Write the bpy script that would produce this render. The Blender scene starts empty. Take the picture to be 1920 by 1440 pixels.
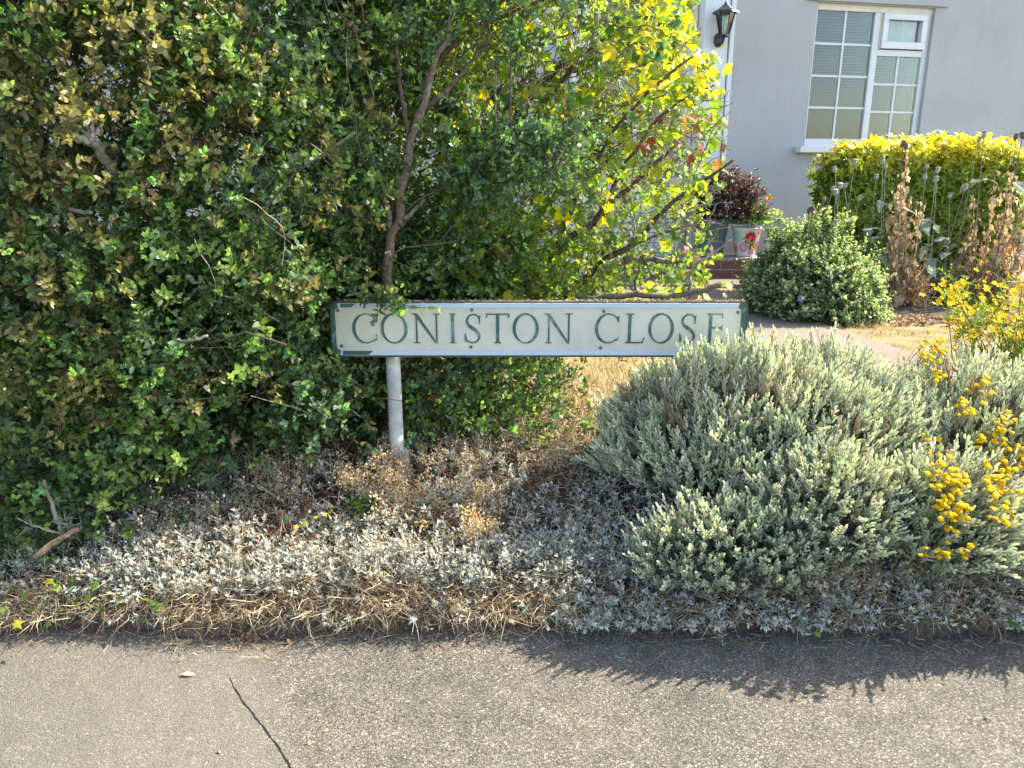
import bpy, math
import numpy as np

# ------------------------------------------------------------------ camera, light
SC = bpy.context.scene
COL = SC.collection
CAM_H, PITCH, FPX = 1.35, math.radians(15.5), 1450.0
cd = bpy.data.cameras.new('camera'); cam = bpy.data.objects.new('camera', cd); COL.objects.link(cam)
cam.location = (0, 0, CAM_H); cam.rotation_euler = (math.pi / 2 - PITCH, 0, 0)
cd.sensor_width = 36; cd.lens = FPX / 1920 * 36; cd.clip_start = 0.05; cd.clip_end = 500
SC.camera = cam
SUN_AZ = math.radians(70)      # from +Y (away from the camera) towards +X (right)
SUN_EL = math.radians(38)
world = bpy.data.worlds.new('World'); SC.world = world; world.use_nodes = True
wn = world.node_tree.nodes; wl = world.node_tree.links
sky = wn.new('ShaderNodeTexSky'); sky.sky_type = 'NISHITA'; sky.sun_disc = False
sky.sun_elevation = SUN_EL; sky.sun_rotation = SUN_AZ; sky.air_density = 1.0; sky.dust_density = 1.5
wn['Background'].inputs['Strength'].default_value = 0.15
wl.new(sky.outputs[0], wn['Background'].inputs['Color'])
sd = bpy.data.lights.new('sun', 'SUN'); sun = bpy.data.objects.new('sun', sd); COL.objects.link(sun)
sd.energy = 4.3; sd.angle = math.radians(0.53); sd.color = (1.0, 0.92, 0.79)
sun.rotation_euler = (math.pi / 2 - SUN_EL, 0, math.pi - SUN_AZ)
SC.view_settings.view_transform = 'Standard'; SC.view_settings.look = 'None'
SC.view_settings.exposure = 2.06; SC.view_settings.gamma = 1.0
SC.cycles.use_denoising = True
SC.cycles.max_bounces = 8; SC.cycles.diffuse_bounces = 4; SC.cycles.transparent_max_bounces = 8

rng = np.random.default_rng(11)
U = rng.uniform
PI = math.pi
CP, SP = math.cos(PITCH), math.sin(PITCH)

def P(px, py, Y):
    """world point on the ray through a photo pixel, at distance Y from the camera's plane"""
    u = (px - 960) / FPX; v = (720 - py) / FPX
    d = np.array([u, CP + v * SP, -SP + v * CP]); return np.array([0, 0, CAM_H]) + d * (Y / d[1])

# ------------------------------------------------------------------ object helpers
def tag(o, label=None, cat=None, group=None, kind=None):
    if label: o['label'] = label
    if cat: o['category'] = cat
    if group: o['group'] = group
    if kind: o['kind'] = kind
    return o

def thing(name, label, cat, loc=(0, 0, 0), rotz=0.0, group=None):
    o = bpy.data.objects.new(name, None); COL.objects.link(o)
    o.location = [float(c) for c in loc]; o.rotation_euler = (0, 0, rotz); o.empty_display_size = 0.1
    return tag(o, label, cat, group)

class Geo:
    def __init__(s): s.V, s.F, s.C, s.n = [], [], [], 0
    def add(s, v, f, c=(0.5, 0.5, 0.5)):
        v = np.asarray(v, float); f = np.asarray(f, int)
        c = np.asarray(c, float)
        if c.ndim == 1: c = np.tile(c, (len(v), 1))
        s.V.append(v); s.F.append(f + s.n); s.C.append(c); s.n += len(v); return s
    def mesh(s, name, mat, smooth=False):
        V = np.concatenate(s.V); F = np.concatenate(s.F); C = np.concatenate(s.C)
        me = bpy.data.meshes.new(name)
        me.vertices.add(len(V)); me.vertices.foreach_set('co', V.astype(np.float32).ravel())
        me.loops.add(F.size); me.loops.foreach_set('vertex_index', F.astype(np.int32).ravel())
        me.polygons.add(len(F)); me.polygons.foreach_set('loop_start', np.arange(0, F.size, 3, dtype=np.int32))
        me.polygons.foreach_set('use_smooth', np.full(len(F), smooth))
        a = me.color_attributes.new('col', 'FLOAT_COLOR', 'POINT')
        a.data.foreach_set('color', np.c_[np.clip(C, 0, 1), np.ones(len(C))].astype(np.float32).ravel())
        me.update(calc_edges=True); me.validate(); me.materials.append(mat); return me
    def build(s, name, mat, parent=None, smooth=False, kind=None):
        return link(name, s.mesh(name, mat, smooth), parent, kind)

def link(name, me, parent=None, kind=None, loc=None, R=None, sc=1.0):
    o = bpy.data.objects.new(name, me); COL.objects.link(o)
    if parent is not None: o.parent = parent
    if R is not None:
        from mathutils import Matrix
        M = Matrix([[*(R[i] * sc), loc[i]] for i in range(3)] + [[0, 0, 0, 1]]); o.matrix_basis = M
    elif loc is not None: o.location = loc
    if kind: o['kind'] = kind
    return o

# ------------------------------------------------------------------ materials
def new_mat(name):
    m = bpy.data.materials.new(name); m.use_nodes = True
    nt = m.node_tree; b = nt.nodes['Principled BSDF']; return m, nt, b

def N(nt, t, **kw):
    n = nt.nodes.new(t)
    for k, v in kw.items():
        if k in n.inputs.keys(): n.inputs[k].default_value = v
        else: setattr(n, k, v)
    return n

def ramp(nt, src, stops):
    r = nt.nodes.new('ShaderNodeValToRGB'); e = r.color_ramp.elements
    while len(e) < len(stops): e.new(0.5)
    for i, (p, c) in enumerate(stops):
        e[i].position = p; e[i].color = (c, c, c, 1) if np.isscalar(c) else (*c, 1)
    nt.links.new(src, r.inputs[0]); return r

def mixc(nt, fac, a, b, mode='MIX'):
    m = nt.nodes.new('ShaderNodeMix'); m.data_type = 'RGBA'; m.blend_type = mode
    for s, v in ((m.inputs[0], fac), (m.inputs[6], a), (m.inputs[7], b)):
        if hasattr(v, 'links') or hasattr(v, 'is_linked'): nt.links.new(v, s)
        elif np.isscalar(v): s.default_value = v
        else: s.default_value = (*v, 1)
    return m.outputs[2]

def bump(nt, b, h, strength=0.5, dist=0.01):
    n = N(nt, 'ShaderNodeBump'); n.inputs['Strength'].default_value = strength
    n.inputs['Distance'].default_value = dist
    nt.links.new(h, n.inputs['Height']); nt.links.new(n.outputs[0], b.inputs['Normal']); return n

def attr_mat(name, rough=0.5, spec=0.4, trans=0.0, tint=(1, 1, 1), nscale=40, namt=0.25, bmp=0.0, bdist=0.002):
    """vegetation: colour from the mesh's 'col' attribute, fine mottling, optional light through the leaf"""
    m, nt, b = new_mat(name)
    a = N(nt, 'ShaderNodeAttribute', attribute_name='col')
    tc = N(nt, 'ShaderNodeTexCoord')
    no = N(nt, 'ShaderNodeTexNoise', Scale=nscale, Detail=3.0); nt.links.new(tc.outputs['Object'], no.inputs['Vector'])
    r = ramp(nt, no.outputs[0], [(0.3, 1 - namt), (0.7, 1 + namt * 0.4)])
    c = mixc(nt, 1.0, a.outputs['Color'], r.outputs[0], 'MULTIPLY')
    nt.links.new(c, b.inputs['Base Color']); b.inputs['Roughness'].default_value = rough
    b.inputs['Specular IOR Level'].default_value = spec
    if bmp: bump(nt, b, no.outputs[0], bmp, bdist)
    if trans:
        t = N(nt, 'ShaderNodeBsdfTranslucent')
        c2 = mixc(nt, 1.0, c, tint, 'MULTIPLY'); nt.links.new(c2, t.inputs['Color'])
        mx = N(nt, 'ShaderNodeMixShader'); mx.inputs[0].default_value = trans
        out = nt.nodes['Material Output']
        nt.links.new(b.outputs[0], mx.inputs[1]); nt.links.new(t.outputs[0], mx.inputs[2])
        nt.links.new(mx.outputs[0], out.inputs['Surface'])
    return m

M = {}
M['leaf'] = attr_mat('glossy_leaf', 0.45, 0.38, 0.46, (1.35, 1.45, 0.6), 60, 0.3)
M['vine'] = attr_mat('vine_leaf', 0.5, 0.35, 0.58, (1.5, 1.5, 0.5), 45, 0.3)
M['felt'] = attr_mat('felted_leaf', 0.85, 0.15, 0.32, (1.1, 1.1, 0.85), 120, 0.2)
M['santolina'] = attr_mat('santolina_leaf', 0.8, 0.2, 0.4, (1.1, 1.12, 0.85), 700, 0.35, 0.7, 0.003)
M['dry'] = attr_mat('dry_plant', 0.75, 0.2, 0.3, (1.2, 1.05, 0.75), 90, 0.35)
M['bark'] = attr_mat('bark', 0.9, 0.2, 0, nscale=70, namt=0.5, bmp=0.6, bdist=0.004)
M['flower'] = attr_mat('petal', 0.85, 0.1, 0.15, (1.2, 1.1, 0.5), 500, 0.35, 0.6, 0.003)

def paint(name, c, rough=0.4, spec=0.5, dirt=0.12, nscale=6, bmp=0.1, bdist=0.002, metallic=0):
    m, nt, b = new_mat(name)
    tc = N(nt, 'ShaderNodeTexCoord'); no = N(nt, 'ShaderNodeTexNoise', Scale=nscale, Detail=8.0, Roughness=0.65)
    nt.links.new(tc.outputs['Object'], no.inputs['Vector'])
    r = ramp(nt, no.outputs[0], [(0.3, tuple(x * (1 - dirt) for x in c)), (0.65, c)])
    nt.links.new(r.outputs[0], b.inputs['Base Color']); b.inputs['Roughness'].default_value = rough
    b.inputs['Specular IOR Level'].default_value = spec; b.inputs['Metallic'].default_value = metallic
    n2 = N(nt, 'ShaderNodeTexNoise', Scale=nscale * 25, Detail=4.0); nt.links.new(tc.outputs['Object'], n2.inputs['Vector'])
    bump(nt, b, n2.outputs[0], bmp, bdist); return m

# asphalt: bound chippings in worn binder
def asphalt():
    m, nt, b = new_mat('asphalt'); L = nt.links
    tc = N(nt, 'ShaderNodeTexCoord')
    v = N(nt, 'ShaderNodeTexVoronoi', Scale=215.0); L.new(tc.outputs['Object'], v.inputs['Vector'])
    v2 = N(nt, 'ShaderNodeTexVoronoi', Scale=480.0); L.new(tc.outputs['Object'], v2.inputs['Vector'])
    sep = N(nt, 'ShaderNodeSeparateColor'); L.new(v.outputs['Color'], sep.inputs[0])
    stone = ramp(nt, sep.outputs[0], [(0.0, (0.082, 0.072, 0.056)), (0.35, (0.125, 0.110, 0.085)), (0.7, (0.165, 0.146, 0.113)), (0.94, (0.21, 0.186, 0.145)), (1.0, (0.40, 0.35, 0.275))])
    gap = ramp(nt, v.outputs['Distance'], [(0.0, 1.0), (0.42, 0.95), (0.75, 0.42)])
    c = mixc(nt, 1.0, stone.outputs[0], gap.outputs[0], 'MULTIPLY')
    big = N(nt, 'ShaderNodeTexNoise', Scale=1.7, Detail=6.0, Roughness=0.6); L.new(tc.outputs['Object'], big.inputs['Vector'])
    st = ramp(nt, big.outputs[0], [(0.3, (0.78, 0.79, 0.80)), (0.5, (1.0, 1.0, 1.0)), (0.7, (1.14, 1.10, 1.04))])
    c = mixc(nt, 1.0, c, st.outputs[0], 'MULTIPLY')
    mid = N(nt, 'ShaderNodeTexNoise', Scale=14, Detail=5.0); L.new(tc.outputs['Object'], mid.inputs['Vector'])
    s2 = ramp(nt, mid.outputs[0], [(0.3, 0.78), (0.62, 1.08)])
    c = mixc(nt, 1.0, c, s2.outputs[0], 'MULTIPLY')
    # an older, finer, dustier patch to the left of the seam
    sx = N(nt, 'ShaderNodeSeparateXYZ'); L.new(tc.outputs['Object'], sx.inputs[0])
    ad = N(nt, 'ShaderNodeMath', operation='MULTIPLY_ADD'); L.new(sx.outputs[1], ad.inputs[0]); ad.inputs[1].default_value = 0.42
    L.new(sx.outputs[0], ad.inputs[2])
    pr = ramp(nt, ad.outputs[0], [(0.0, 1.0), (0.12, 0.0)])
    mp = N(nt, 'ShaderNodeMapRange'); L.new(ad.outputs[0], mp.inputs[0]); mp.inputs[1].default_value = 0.05; mp.inputs[2].default_value = 0.16
    mp.inputs[3].default_value = 1; mp.inputs[4].default_value = 0
    c = mixc(nt, mp.outputs[0], c, mixc(nt, 0.5, c, (0.15, 0.135, 0.108)))
    L.new(c, b.inputs['Base Color']); b.inputs['Roughness'].default_value = 0.85
    b.inputs['Specular IOR Level'].default_value = 0.3
    inv = N(nt, 'ShaderNodeMath', operation='MULTIPLY_ADD'); L.new(v.outputs['Distance'], inv.inputs[0]); inv.inputs[1].default_value = -1.0; inv.inputs[2].default_value = 1.0
    ad2 = N(nt, 'ShaderNodeMath', operation='MULTIPLY_ADD'); L.new(v2.outputs['Distance'], ad2.inputs[0]); ad2.inputs[1].default_value = -0.5; L.new(inv.outputs[0], ad2.inputs[2])
    ad3 = N(nt, 'ShaderNodeMath', operation='MULTIPLY_ADD'); L.new(sep.outputs[1], ad3.inputs[0]); ad3.inputs[1].default_value = 0.6; L.new(ad2.outputs[0], ad3.inputs[2])
    bump(nt, b, ad3.outputs[0], 0.7, 0.0026); return m
M['asphalt'] = asphalt()

def soil_mat(name, a, b_, c_, scale=30, bm=0.8, bd=0.01):
    m, nt, b = new_mat(name)
    tc = N(nt, 'ShaderNodeTexCoord'); no = N(nt, 'ShaderNodeTexNoise', Scale=scale, Detail=10.0, Roughness=0.7)
    nt.links.new(tc.outputs['Object'], no.inputs['Vector'])
    r = ramp(nt, no.outputs[0], [(0.3, a), (0.52, b_), (0.75, c_)])
    nt.links.new(r.outputs[0], b.inputs['Base Color']); b.inputs['Roughness'].default_value = 0.95
    b.inputs['Specular IOR Level'].default_value = 0.15
    n2 = N(nt, 'ShaderNodeTexNoise', Scale=scale * 6, Detail=6.0); nt.links.new(tc.outputs['Object'], n2.inputs['Vector'])
    mx = mixc(nt, 0.4, no.outputs[0], n2.outputs[0]); bump(nt, b, mx, bm, bd); return m
M['soil'] = soil_mat('dry_soil', (0.035, 0.027, 0.02), (0.075, 0.057, 0.042), (0.14, 0.11, 0.08))
M['lawn'] = soil_mat('parched_lawn', (0.09, 0.085, 0.035), (0.24, 0.18, 0.09), (0.33, 0.26, 0.145), 7)
M['path'] = soil_mat('exposed_aggregate_path', (0.10, 0.078, 0.058), (0.20, 0.16, 0.122), (0.31, 0.26, 0.21), 110, 0.6, 0.006)
M['concrete'] = soil_mat('concrete', (0.22, 0.205, 0.18), (0.3, 0.285, 0.25), (0.36, 0.345, 0.31), 25, 0.3, 0.003)
M['seam'] = soil_mat('tar_seam', (0.012, 0.011, 0.01), (0.02, 0.018, 0.016), (0.04, 0.036, 0.03), 60)
M['brick'] = soil_mat('plum_brick', (0.12, 0.06, 0.05), (0.2, 0.1, 0.08), (0.27, 0.15, 0.12), 40, 0.4, 0.004)
M['mortar'] = soil_mat('mortar', (0.36, 0.33, 0.29), (0.45, 0.42, 0.37), (0.5, 0.47, 0.42), 60, 0.4, 0.003)
def render_wall(name, c):
    m, nt, b = new_mat(name); L = nt.links; tc = N(nt, 'ShaderNodeTexCoord')
    a = N(nt, 'ShaderNodeTexNoise', Scale=1.3, Detail=8.0, Roughness=0.6); L.new(tc.outputs['Object'], a.inputs['Vector'])
    mp = N(nt, 'ShaderNodeMapping'); mp.inputs['Scale'].default_value = (2.2, 2.2, .6); L.new(tc.outputs['Object'], mp.inputs['Vector'])
    st = N(nt, 'ShaderNodeTexNoise', Scale=1.6, Detail=6.0, Roughness=0.7); L.new(mp.outputs[0], st.inputs['Vector'])
    col = mixc(nt, 1.0, c, ramp(nt, a.outputs[0], [(0.3, (0.88, 0.89, 0.88)), (0.7, (1.06, 1.05, 1.04))]).outputs[0], 'MULTIPLY')
    col = mixc(nt, 1.0, col, ramp(nt, st.outputs[0], [(0.3, (0.94, 0.94, 0.93)), (0.5, (1, 1, 1))]).outputs[0], 'MULTIPLY')
    sp = N(nt, 'ShaderNodeTexNoise', Scale=42.0, Detail=4.0); L.new(tc.outputs['Object'], sp.inputs['Vector'])
    col = mixc(nt, ramp(nt, sp.outputs[0], [(0.70, 0.0), (0.76, 0.5)]).outputs[0], col, (0.2, 0.19, 0.16))
    L.new(col, b.inputs['Base Color']); b.inputs['Roughness'].default_value = .85; b.inputs['Specular IOR Level'].default_value = .2
    n2 = N(nt, 'ShaderNodeTexNoise', Scale=26, Detail=8.0, Roughness=0.7); L.new(tc.outputs['Object'], n2.inputs['Vector']); bump(nt, b, n2.outputs[0], .55, .008); return m
M['wall'] = render_wall('painted_render', (0.36, 0.362, 0.358))
M['wall_plain'] = paint('plain_render', (0.34, 0.342, 0.338), 0.8, 0.25, 0.1, 2.2, 0.35, 0.003)
M['upvc'] = paint('white_frame', (0.56, 0.57, 0.56), 0.35, 0.5, 0.06, 5, 0.03)
M['cream'] = paint('cream_trim', (0.68, 0.62, 0.52), 0.6, 0.3, 0.2, 9)
M['black'] = paint('black_metal', (0.016, 0.022, 0.022), 0.45, 0.5, 0.4, 30, 0.2)
M['blind'] = paint('taupe_blind', (0.19, 0.185, 0.15), 0.7, 0.3, 0.15, 12)
M['grey_net'] = paint('pale_blind', (0.62, 0.63, 0.60), 0.7, 0.3, 0.15, 12)
M['room'] = paint('dark_room', (0.02, 0.02, 0.02), 0.9, 0.1)
M['post'] = paint('chalky_post', (0.56, 0.55, 0.51), 0.75, 0.25, 0.45, 14, 0.5, 0.004)
M['board'] = paint('weathered_board', (0.14, 0.115, 0.085), 0.9, 0.2, 0.55, 18, 0.6, 0.004)
M['teal'] = paint('teal_plastic', (0.10, 0.20, 0.20), 0.5, 0.4, 0.25, 12)
M['potwhite'] = paint('white_pot', (0.66, 0.68, 0.66), 0.4, 0.5, 0.12, 10)
M['stone'] = soil_mat('pebble', (0.13, 0.12, 0.11), (0.25, 0.23, 0.21), (0.42, 0.4, 0.36), 20, 0.3, 0.003)

def glass():
    m, nt, b = new_mat('window_glass'); out = nt.nodes['Material Output']
    g = N(nt, 'ShaderNodeBsdfGlossy', Roughness=0.02); t = N(nt, 'ShaderNodeBsdfTransparent', Color=(0.88, 0.93, 0.9, 1))
    fr = N(nt, 'ShaderNodeFresnel', IOR=1.5); mx = N(nt, 'ShaderNodeMixShader')
    nt.links.new(fr.outputs[0], mx.inputs[0]); nt.links.new(t.outputs[0], mx.inputs[1]); nt.links.new(g.outputs[0], mx.inputs[2])
    nt.links.new(mx.outputs[0], out.inputs['Surface']); return m
M['glass'] = glass()

def enamel(name, c, worn, lo, hi, nscale=5, speck=True):
    """sign enamel: 'worn' shows where a stretched noise exceeds lo..hi; tiny rust specks"""
    m, nt, b = new_mat(name)
    tc = N(nt, 'ShaderNodeTexCoord'); no = N(nt, 'ShaderNodeTexNoise', Scale=nscale, Detail=9.0, Roughness=0.7)
    nt.links.new(tc.outputs['Object'], no.inputs['Vector'])
    r = ramp(nt, no.outputs[0], [(lo, 0.0), (hi, 1.0)])
    col = mixc(nt, r.outputs[0], c, worn)
    if speck:
        v = N(nt, 'ShaderNodeTexVoronoi', Scale=38.0); nt.links.new(tc.outputs['Object'], v.inputs['Vector'])
        sp = ramp(nt, v.outputs['Distance'], [(0.035, 1.0), (0.07, 0.0)])
        col = mixc(nt, sp.outputs[0], col, (0.16, 0.11, 0.07))
    nt.links.new(col, b.inputs['Base Color']); b.inputs['Roughness'].default_value = 0.42
    n2 = N(nt, 'ShaderNodeTexNoise', Scale=90, Detail=3.0); nt.links.new(tc.outputs['Object'], n2.inputs['Vector'])
    bump(nt, b, n2.outputs[0], 0.08, 0.002); return m
M['plate'] = enamel('cream_enamel', (0.56, 0.53, 0.415), (0.40, 0.37, 0.28), 0.42, 0.8)
M['letter'] = enamel('green_letter_paint', (0.028, 0.085, 0.07), (0.17, 0.27, 0.235), 0.5, 0.68, 14, False)
M['rim_green'] = enamel('green_rim_paint', (0.025, 0.08, 0.065), (0.3, 0.38, 0.38), 0.57, 0.66, 16, False)
M['rim_worn'] = enamel('worn_rim', (0.44, 0.50, 0.54), (0.10, 0.17, 0.15), 0.66, 0.72, 22, False)

# ------------------------------------------------------------------ basic shapes
CUBE_F = [(0, 2, 1), (0, 3, 2), (4, 5, 6), (4, 6, 7), (0, 1, 5), (0, 5, 4), (1, 2, 6), (1, 6, 5), (2, 3, 7), (2, 7, 6), (3, 0, 4), (3, 4, 7)]
def box(g, x0, x1, y0, y1, z0, z1, c=(0.5, 0.5, 0.5)):
    v = [(x0, y0, z0), (x1, y0, z0), (x1, y1, z0), (x0, y1, z0), (x0, y0, z1), (x1, y0, z1), (x1, y1, z1), (x0, y1, z1)]
    return g.add(v, CUBE_F, c)

def bbox(name, mat, parent, x0, x1, y0, y1, z0, z1, bev=0.004, kind=None):
    """bevelled box as one mesh object"""
    me = Geo(); box(me, x0, x1, y0, y1, z0, z1); o = me.build(name, mat, parent, kind=kind)
    if bev:
        md = o.modifiers.new('bevel', 'BEVEL'); md.width = bev; md.segments = 2; md.limit_method = 'ANGLE'
    return o

def tube(g, pts, rad, sides=5, c=(0.2, 0.15, 0.1), cap=True):
    pts = np.asarray(pts, float); n = len(pts); rad = np.broadcast_to(np.asarray(rad, float), (n,))
    t = np.gradient(pts, axis=0); t /= np.linalg.norm(t, axis=1)[:, None] + 1e-9
    ref = np.array([0.31, 0.52, 0.79]) if abs(t[0] @ np.array([0.31, 0.52, 0.79])) < 0.9 else np.array([1, 0, 0.1])
    a = np.cross(t, ref); a /= np.linalg.norm(a, axis=1)[:, None] + 1e-9; b = np.cross(t, a)
    th = np.arange(sides) * 2 * PI / sides
    v = pts[:, None] + rad[:, None, None] * (np.cos(th)[None, :, None] * a[:, None] + np.sin(th)[None, :, None] * b[:, None])
    v = v.reshape(-1, 3); f = []
    for i in range(n - 1):
        for k in range(sides):
            p, q = i * sides + k, i * sides + (k + 1) % sides
            f += [(p, q, q + sides), (p, q + sides, p + sides)]
    if cap:
        v = np.vstack([v, pts[0], pts[-1]]); m = n * sides
        for k in range(sides):
            f += [(m, (k + 1) % sides, k), (m + 1, (n - 1) * sides + k, (n - 1) * sides + (k + 1) % sides)]
    return g.add(v, f, c)

def wander(p, d, L, n=7, jit=0.25, droop=0.0):
    p = np.array(p, float); d = np.array(d, float) / np.linalg.norm(d); out = [p.copy()]
    for _ in range(n):
        d = d + rng.normal(0, jit / n ** 0.5, 3) + np.array([0, 0, -droop / n]); d /= np.linalg.norm(d)
        p = p + d * L / n; out.append(p.copy())
    return np.array(out)

def smooth_path(pts, n=14):
    pts = np.asarray(pts, float); s = np.r_[0, np.cumsum(np.linalg.norm(np.diff(pts, axis=0), axis=1))]
    q = np.linspace(0, s[-1], n); out = np.stack([np.interp(q, s, pts[:, i]) for i in range(3)], 1)
    for _ in range(2): out[1:-1] = 0.25 * out[:-2] + 0.5 * out[1:-1] + 0.25 * out[2:]
    return out

# ------------------------------------------------------------------ vegetation templates
def rotz(a): c, s = math.cos(a), math.sin(a); return np.array([[c, -s, 0], [s, c, 0], [0, 0, 1]])
def roty(a): c, s = math.cos(a), math.sin(a); return np.array([[c, 0, s], [0, 1, 0], [-s, 0, c]])
def rotx(a): c, s = math.cos(a), math.sin(a); return np.array([[1, 0, 0], [0, c, -s], [0, s, c]])

def leaf6(L, W, fold=0.25, curl=0.15):
    """oval leaf along +X, 6 triangles, folded at the midrib"""
    z = lambda x: -curl * L * (x / L) ** 2
    v = [(0, 0, 0), (.32 * L, W * .46, fold * W * .5 + z(.32 * L)), (.32 * L, -W * .46, fold * W * .5 + z(.32 * L)), (.5 * L, 0, z(.5 * L)),
         (.72 * L, W * .42, fold * W * .45 + z(.72 * L)), (.72 * L, -W * .42, fold * W * .45 + z(.72 * L)), (L, 0, z(L))]
    return np.array(v), np.array([(0, 3, 1), (0, 2, 3), (1, 3, 4), (3, 2, 5), (3, 6, 4), (3, 5, 6)])

def leaf4(L, W, fold=0.3, curl=0.2):
    v = [(0, 0, 0), (.5 * L, W * .5, fold * W), (.5 * L, -W * .5, fold * W), (.5 * L, 0, -curl * L * .25), (L, 0, -curl * L)]
    return np.array(v), np.array([(0, 3, 1), (0, 2, 3), (1, 3, 4), (3, 2, 4)])

def leaf_o(L, W, fold=0.3, curl=0.2):
    z = lambda x: -curl * L * x * x
    v = [(0, 0, 0), (.3 * L, W * .47, z(.3)), (.7 * L, W * .43, z(.7)), (L, 0, z(1)), (.7 * L, -W * .43, z(.7) + fold * W * .3), (.3 * L, -W * .47, z(.3) + fold * W * .3)]
    return np.array(v), np.array([(0, 5, 1), (1, 5, 4), (1, 4, 2), (2, 4, 3)])

def leaf2(L, W, fold=0.3, curl=0.2):
    return np.array([(0, 0, 0), (.5 * L, W * .5, fold * W * .4), (.5 * L, -W * .5, fold * W * .4), (L, 0, -curl * L)]), np.array([(0, 2, 1), (1, 2, 3)])

class Tpl:
    def __init__(s): s.v, s.f, s.w, s.k, s.n = [], [], [], [], 0
    def add(s, v, f, tipw, mult, stem=False):
        s.v.append(v); s.f.append(np.asarray(f) + s.n); s.n += len(v)
        s.w.append(np.full(len(v), tipw)); s.k.append(np.full(len(v), -1.0 if stem else mult))
    def done(s):
        s.v = np.concatenate(s.v); s.f = np.concatenate(s.f); s.w = np.concatenate(s.w); s.k = np.concatenate(s.k); return s

def stem_tpl(t, pts, r0, r1, sides=3):
    g = Geo(); tube(g, pts, np.linspace(r0, r1, len(pts)), sides, cap=False); t.add(g.V[0], g.F[0], 0, 1, True)

def sprig(length, pairs, L, W, a0=1.15, a1=0.5, whorl=3, leaf=leaf6, bend=0.15, r=0.0012, fold=0.25, curl=0.15, drop=0.0):
    """leafy shoot up +Z: leaves in opposite pairs, younger and lighter towards the tip"""
    t = Tpl(); bx, by = rng.normal(0, bend, 2) * length
    q = np.linspace(0, 1, 3 if r > .0011 else 2); ax = lambda s: np.array([bx * s * s, by * s * s, length * s])
    stem_tpl(t, np.array([ax(s) for s in q]), r, r * .6)
    tw = U(0, PI)
    for i in range(pairs):
        s = 0.08 + 0.9 * i / max(1, pairs - 1); tw += PI / 2 + rng.normal(0, .2)
        for h in (0, 1):
            if U() < drop: continue
            sz = (0.7 + 0.45 * math.sin(PI * (0.15 + 0.7 * s))) * U(.8, 1.15)
            v, f = leaf(L * sz, W * sz, fold * U(.4, 1.6), curl * U(-.3, 2))
            el = a0 + (a1 - a0) * s + rng.normal(0, .14)
            R = rotz(tw + h * PI + rng.normal(0, .15)) @ roty(-(PI / 2 - el)) @ rotx(rng.normal(0, .3))
            t.add(v @ R.T + ax(s), f, s ** 1.7, U(.72, 1.18))
    for i in range(whorl):
        v, f = leaf(L * U(.45, .75), W * U(.5, .75), fold, curl)
        R = rotz(i * 2 * PI / whorl + U(0, .6)) @ roty(-(PI / 2 - U(.25, .7)))
        t.add(v @ R.T + ax(1.0), f, 1.0, U(.95, 1.2))
    return t.done()

def finger_sprig(length, n, fl, fr, spread=0.62):
    """santolina shoot: knobbly fingers along an upright axis"""
    t = Tpl(); bx, by = rng.normal(0, .12, 2) * length
    ax = lambda s: np.array([bx * s * s, by * s * s, length * s])
    stem_tpl(t, np.array([ax(s) for s in (0, .5, 1)]), fr * .55, fr * .5)
    az = U(0, 6)
    for i in range(n + 1):
        top = i == n; s = 1.0 if top else 0.12 + 0.86 * (i + U(-.3, .3)) / n; s = min(1, max(.05, s)); az += 2.4 + rng.normal(0, .3)
        el = 0.05 if top else spread * U(.75, 1.3) * (1.15 - .5 * s)
        d = rotz(az) @ np.array([math.sin(el), 0, math.cos(el)]); d2 = d + np.array([0, 0, .5]); d2 /= np.linalg.norm(d2)
        l = fl * U(.6, 1.15) * (1.1 - .35 * s)
        p = ax(s); pts = np.array([p, p + d * l * .5, p + d * l * .5 + d2 * l * .55])
        g = Geo(); tube(g, pts[[0, 2]], [fr * .9, fr * .8], 3, cap=False)
        v, f = g.V[0], g.F[0]; v = np.vstack([v, pts[-1] + d2 * fr * .7]); k = len(v) - 1
        f = np.vstack([f, [(k - 3, k - 2, k), (k - 2, k - 1, k), (k - 1, k - 3, k)]])
        t.add(v, f, s, U(.85, 1.12))
    return t.done()

def lobed(L, lobes=5, depth=0.35, cup=0.12):
    """palmate leaf (ivy, maple, vine) along +X, fan of triangles from the stalk joint"""
    pts = []; n = lobes; span = 2.35
    for i in range(n):
        a = -span + 2 * span * i / (n - 1); ln = L * (1 - .42 * abs(a) / span) * (1 if i != n // 2 else 1.08)
        pts.append((a, ln * U(.92, 1.08)))
        if i < n - 1:
            am = a + span / (n - 1); pts.append((am - .12, L * (1 - depth) * (1 - .3 * abs(am) / span))); pts.append((am + .12, L * (1 - depth) * (1 - .3 * abs(am) / span)))
    o = np.array([0.0, 0, 0]); v = [o]
    for a, r in pts:
        x, y = r * math.cos(a) * .62 + .28 * L, r * math.sin(a) * .72
        v.append((x, y, -cup * (x * x + y * y) / L + U(-.03, .03) * L))
    v.append((0.28 * L, 0, 0.02 * L)); c = len(v) - 1; m = len(pts)
    f = [(c, i, i + 1) for i in range(1, m)] + [(c, m, 0), (c, 0, 1)]
    return np.array(v, float), np.array(f)

def frames(D, roll=None):
    D = np.asarray(D, float); D = D / (np.linalg.norm(D, axis=1)[:, None] + 1e-9); n = len(D)
    ref = rng.normal(0, 1, (n, 3)); X = np.cross(ref, D); X /= np.linalg.norm(X, axis=1)[:, None] + 1e-9
    Y = np.cross(D, X); return np.stack([X, Y, D], 2)

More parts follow.
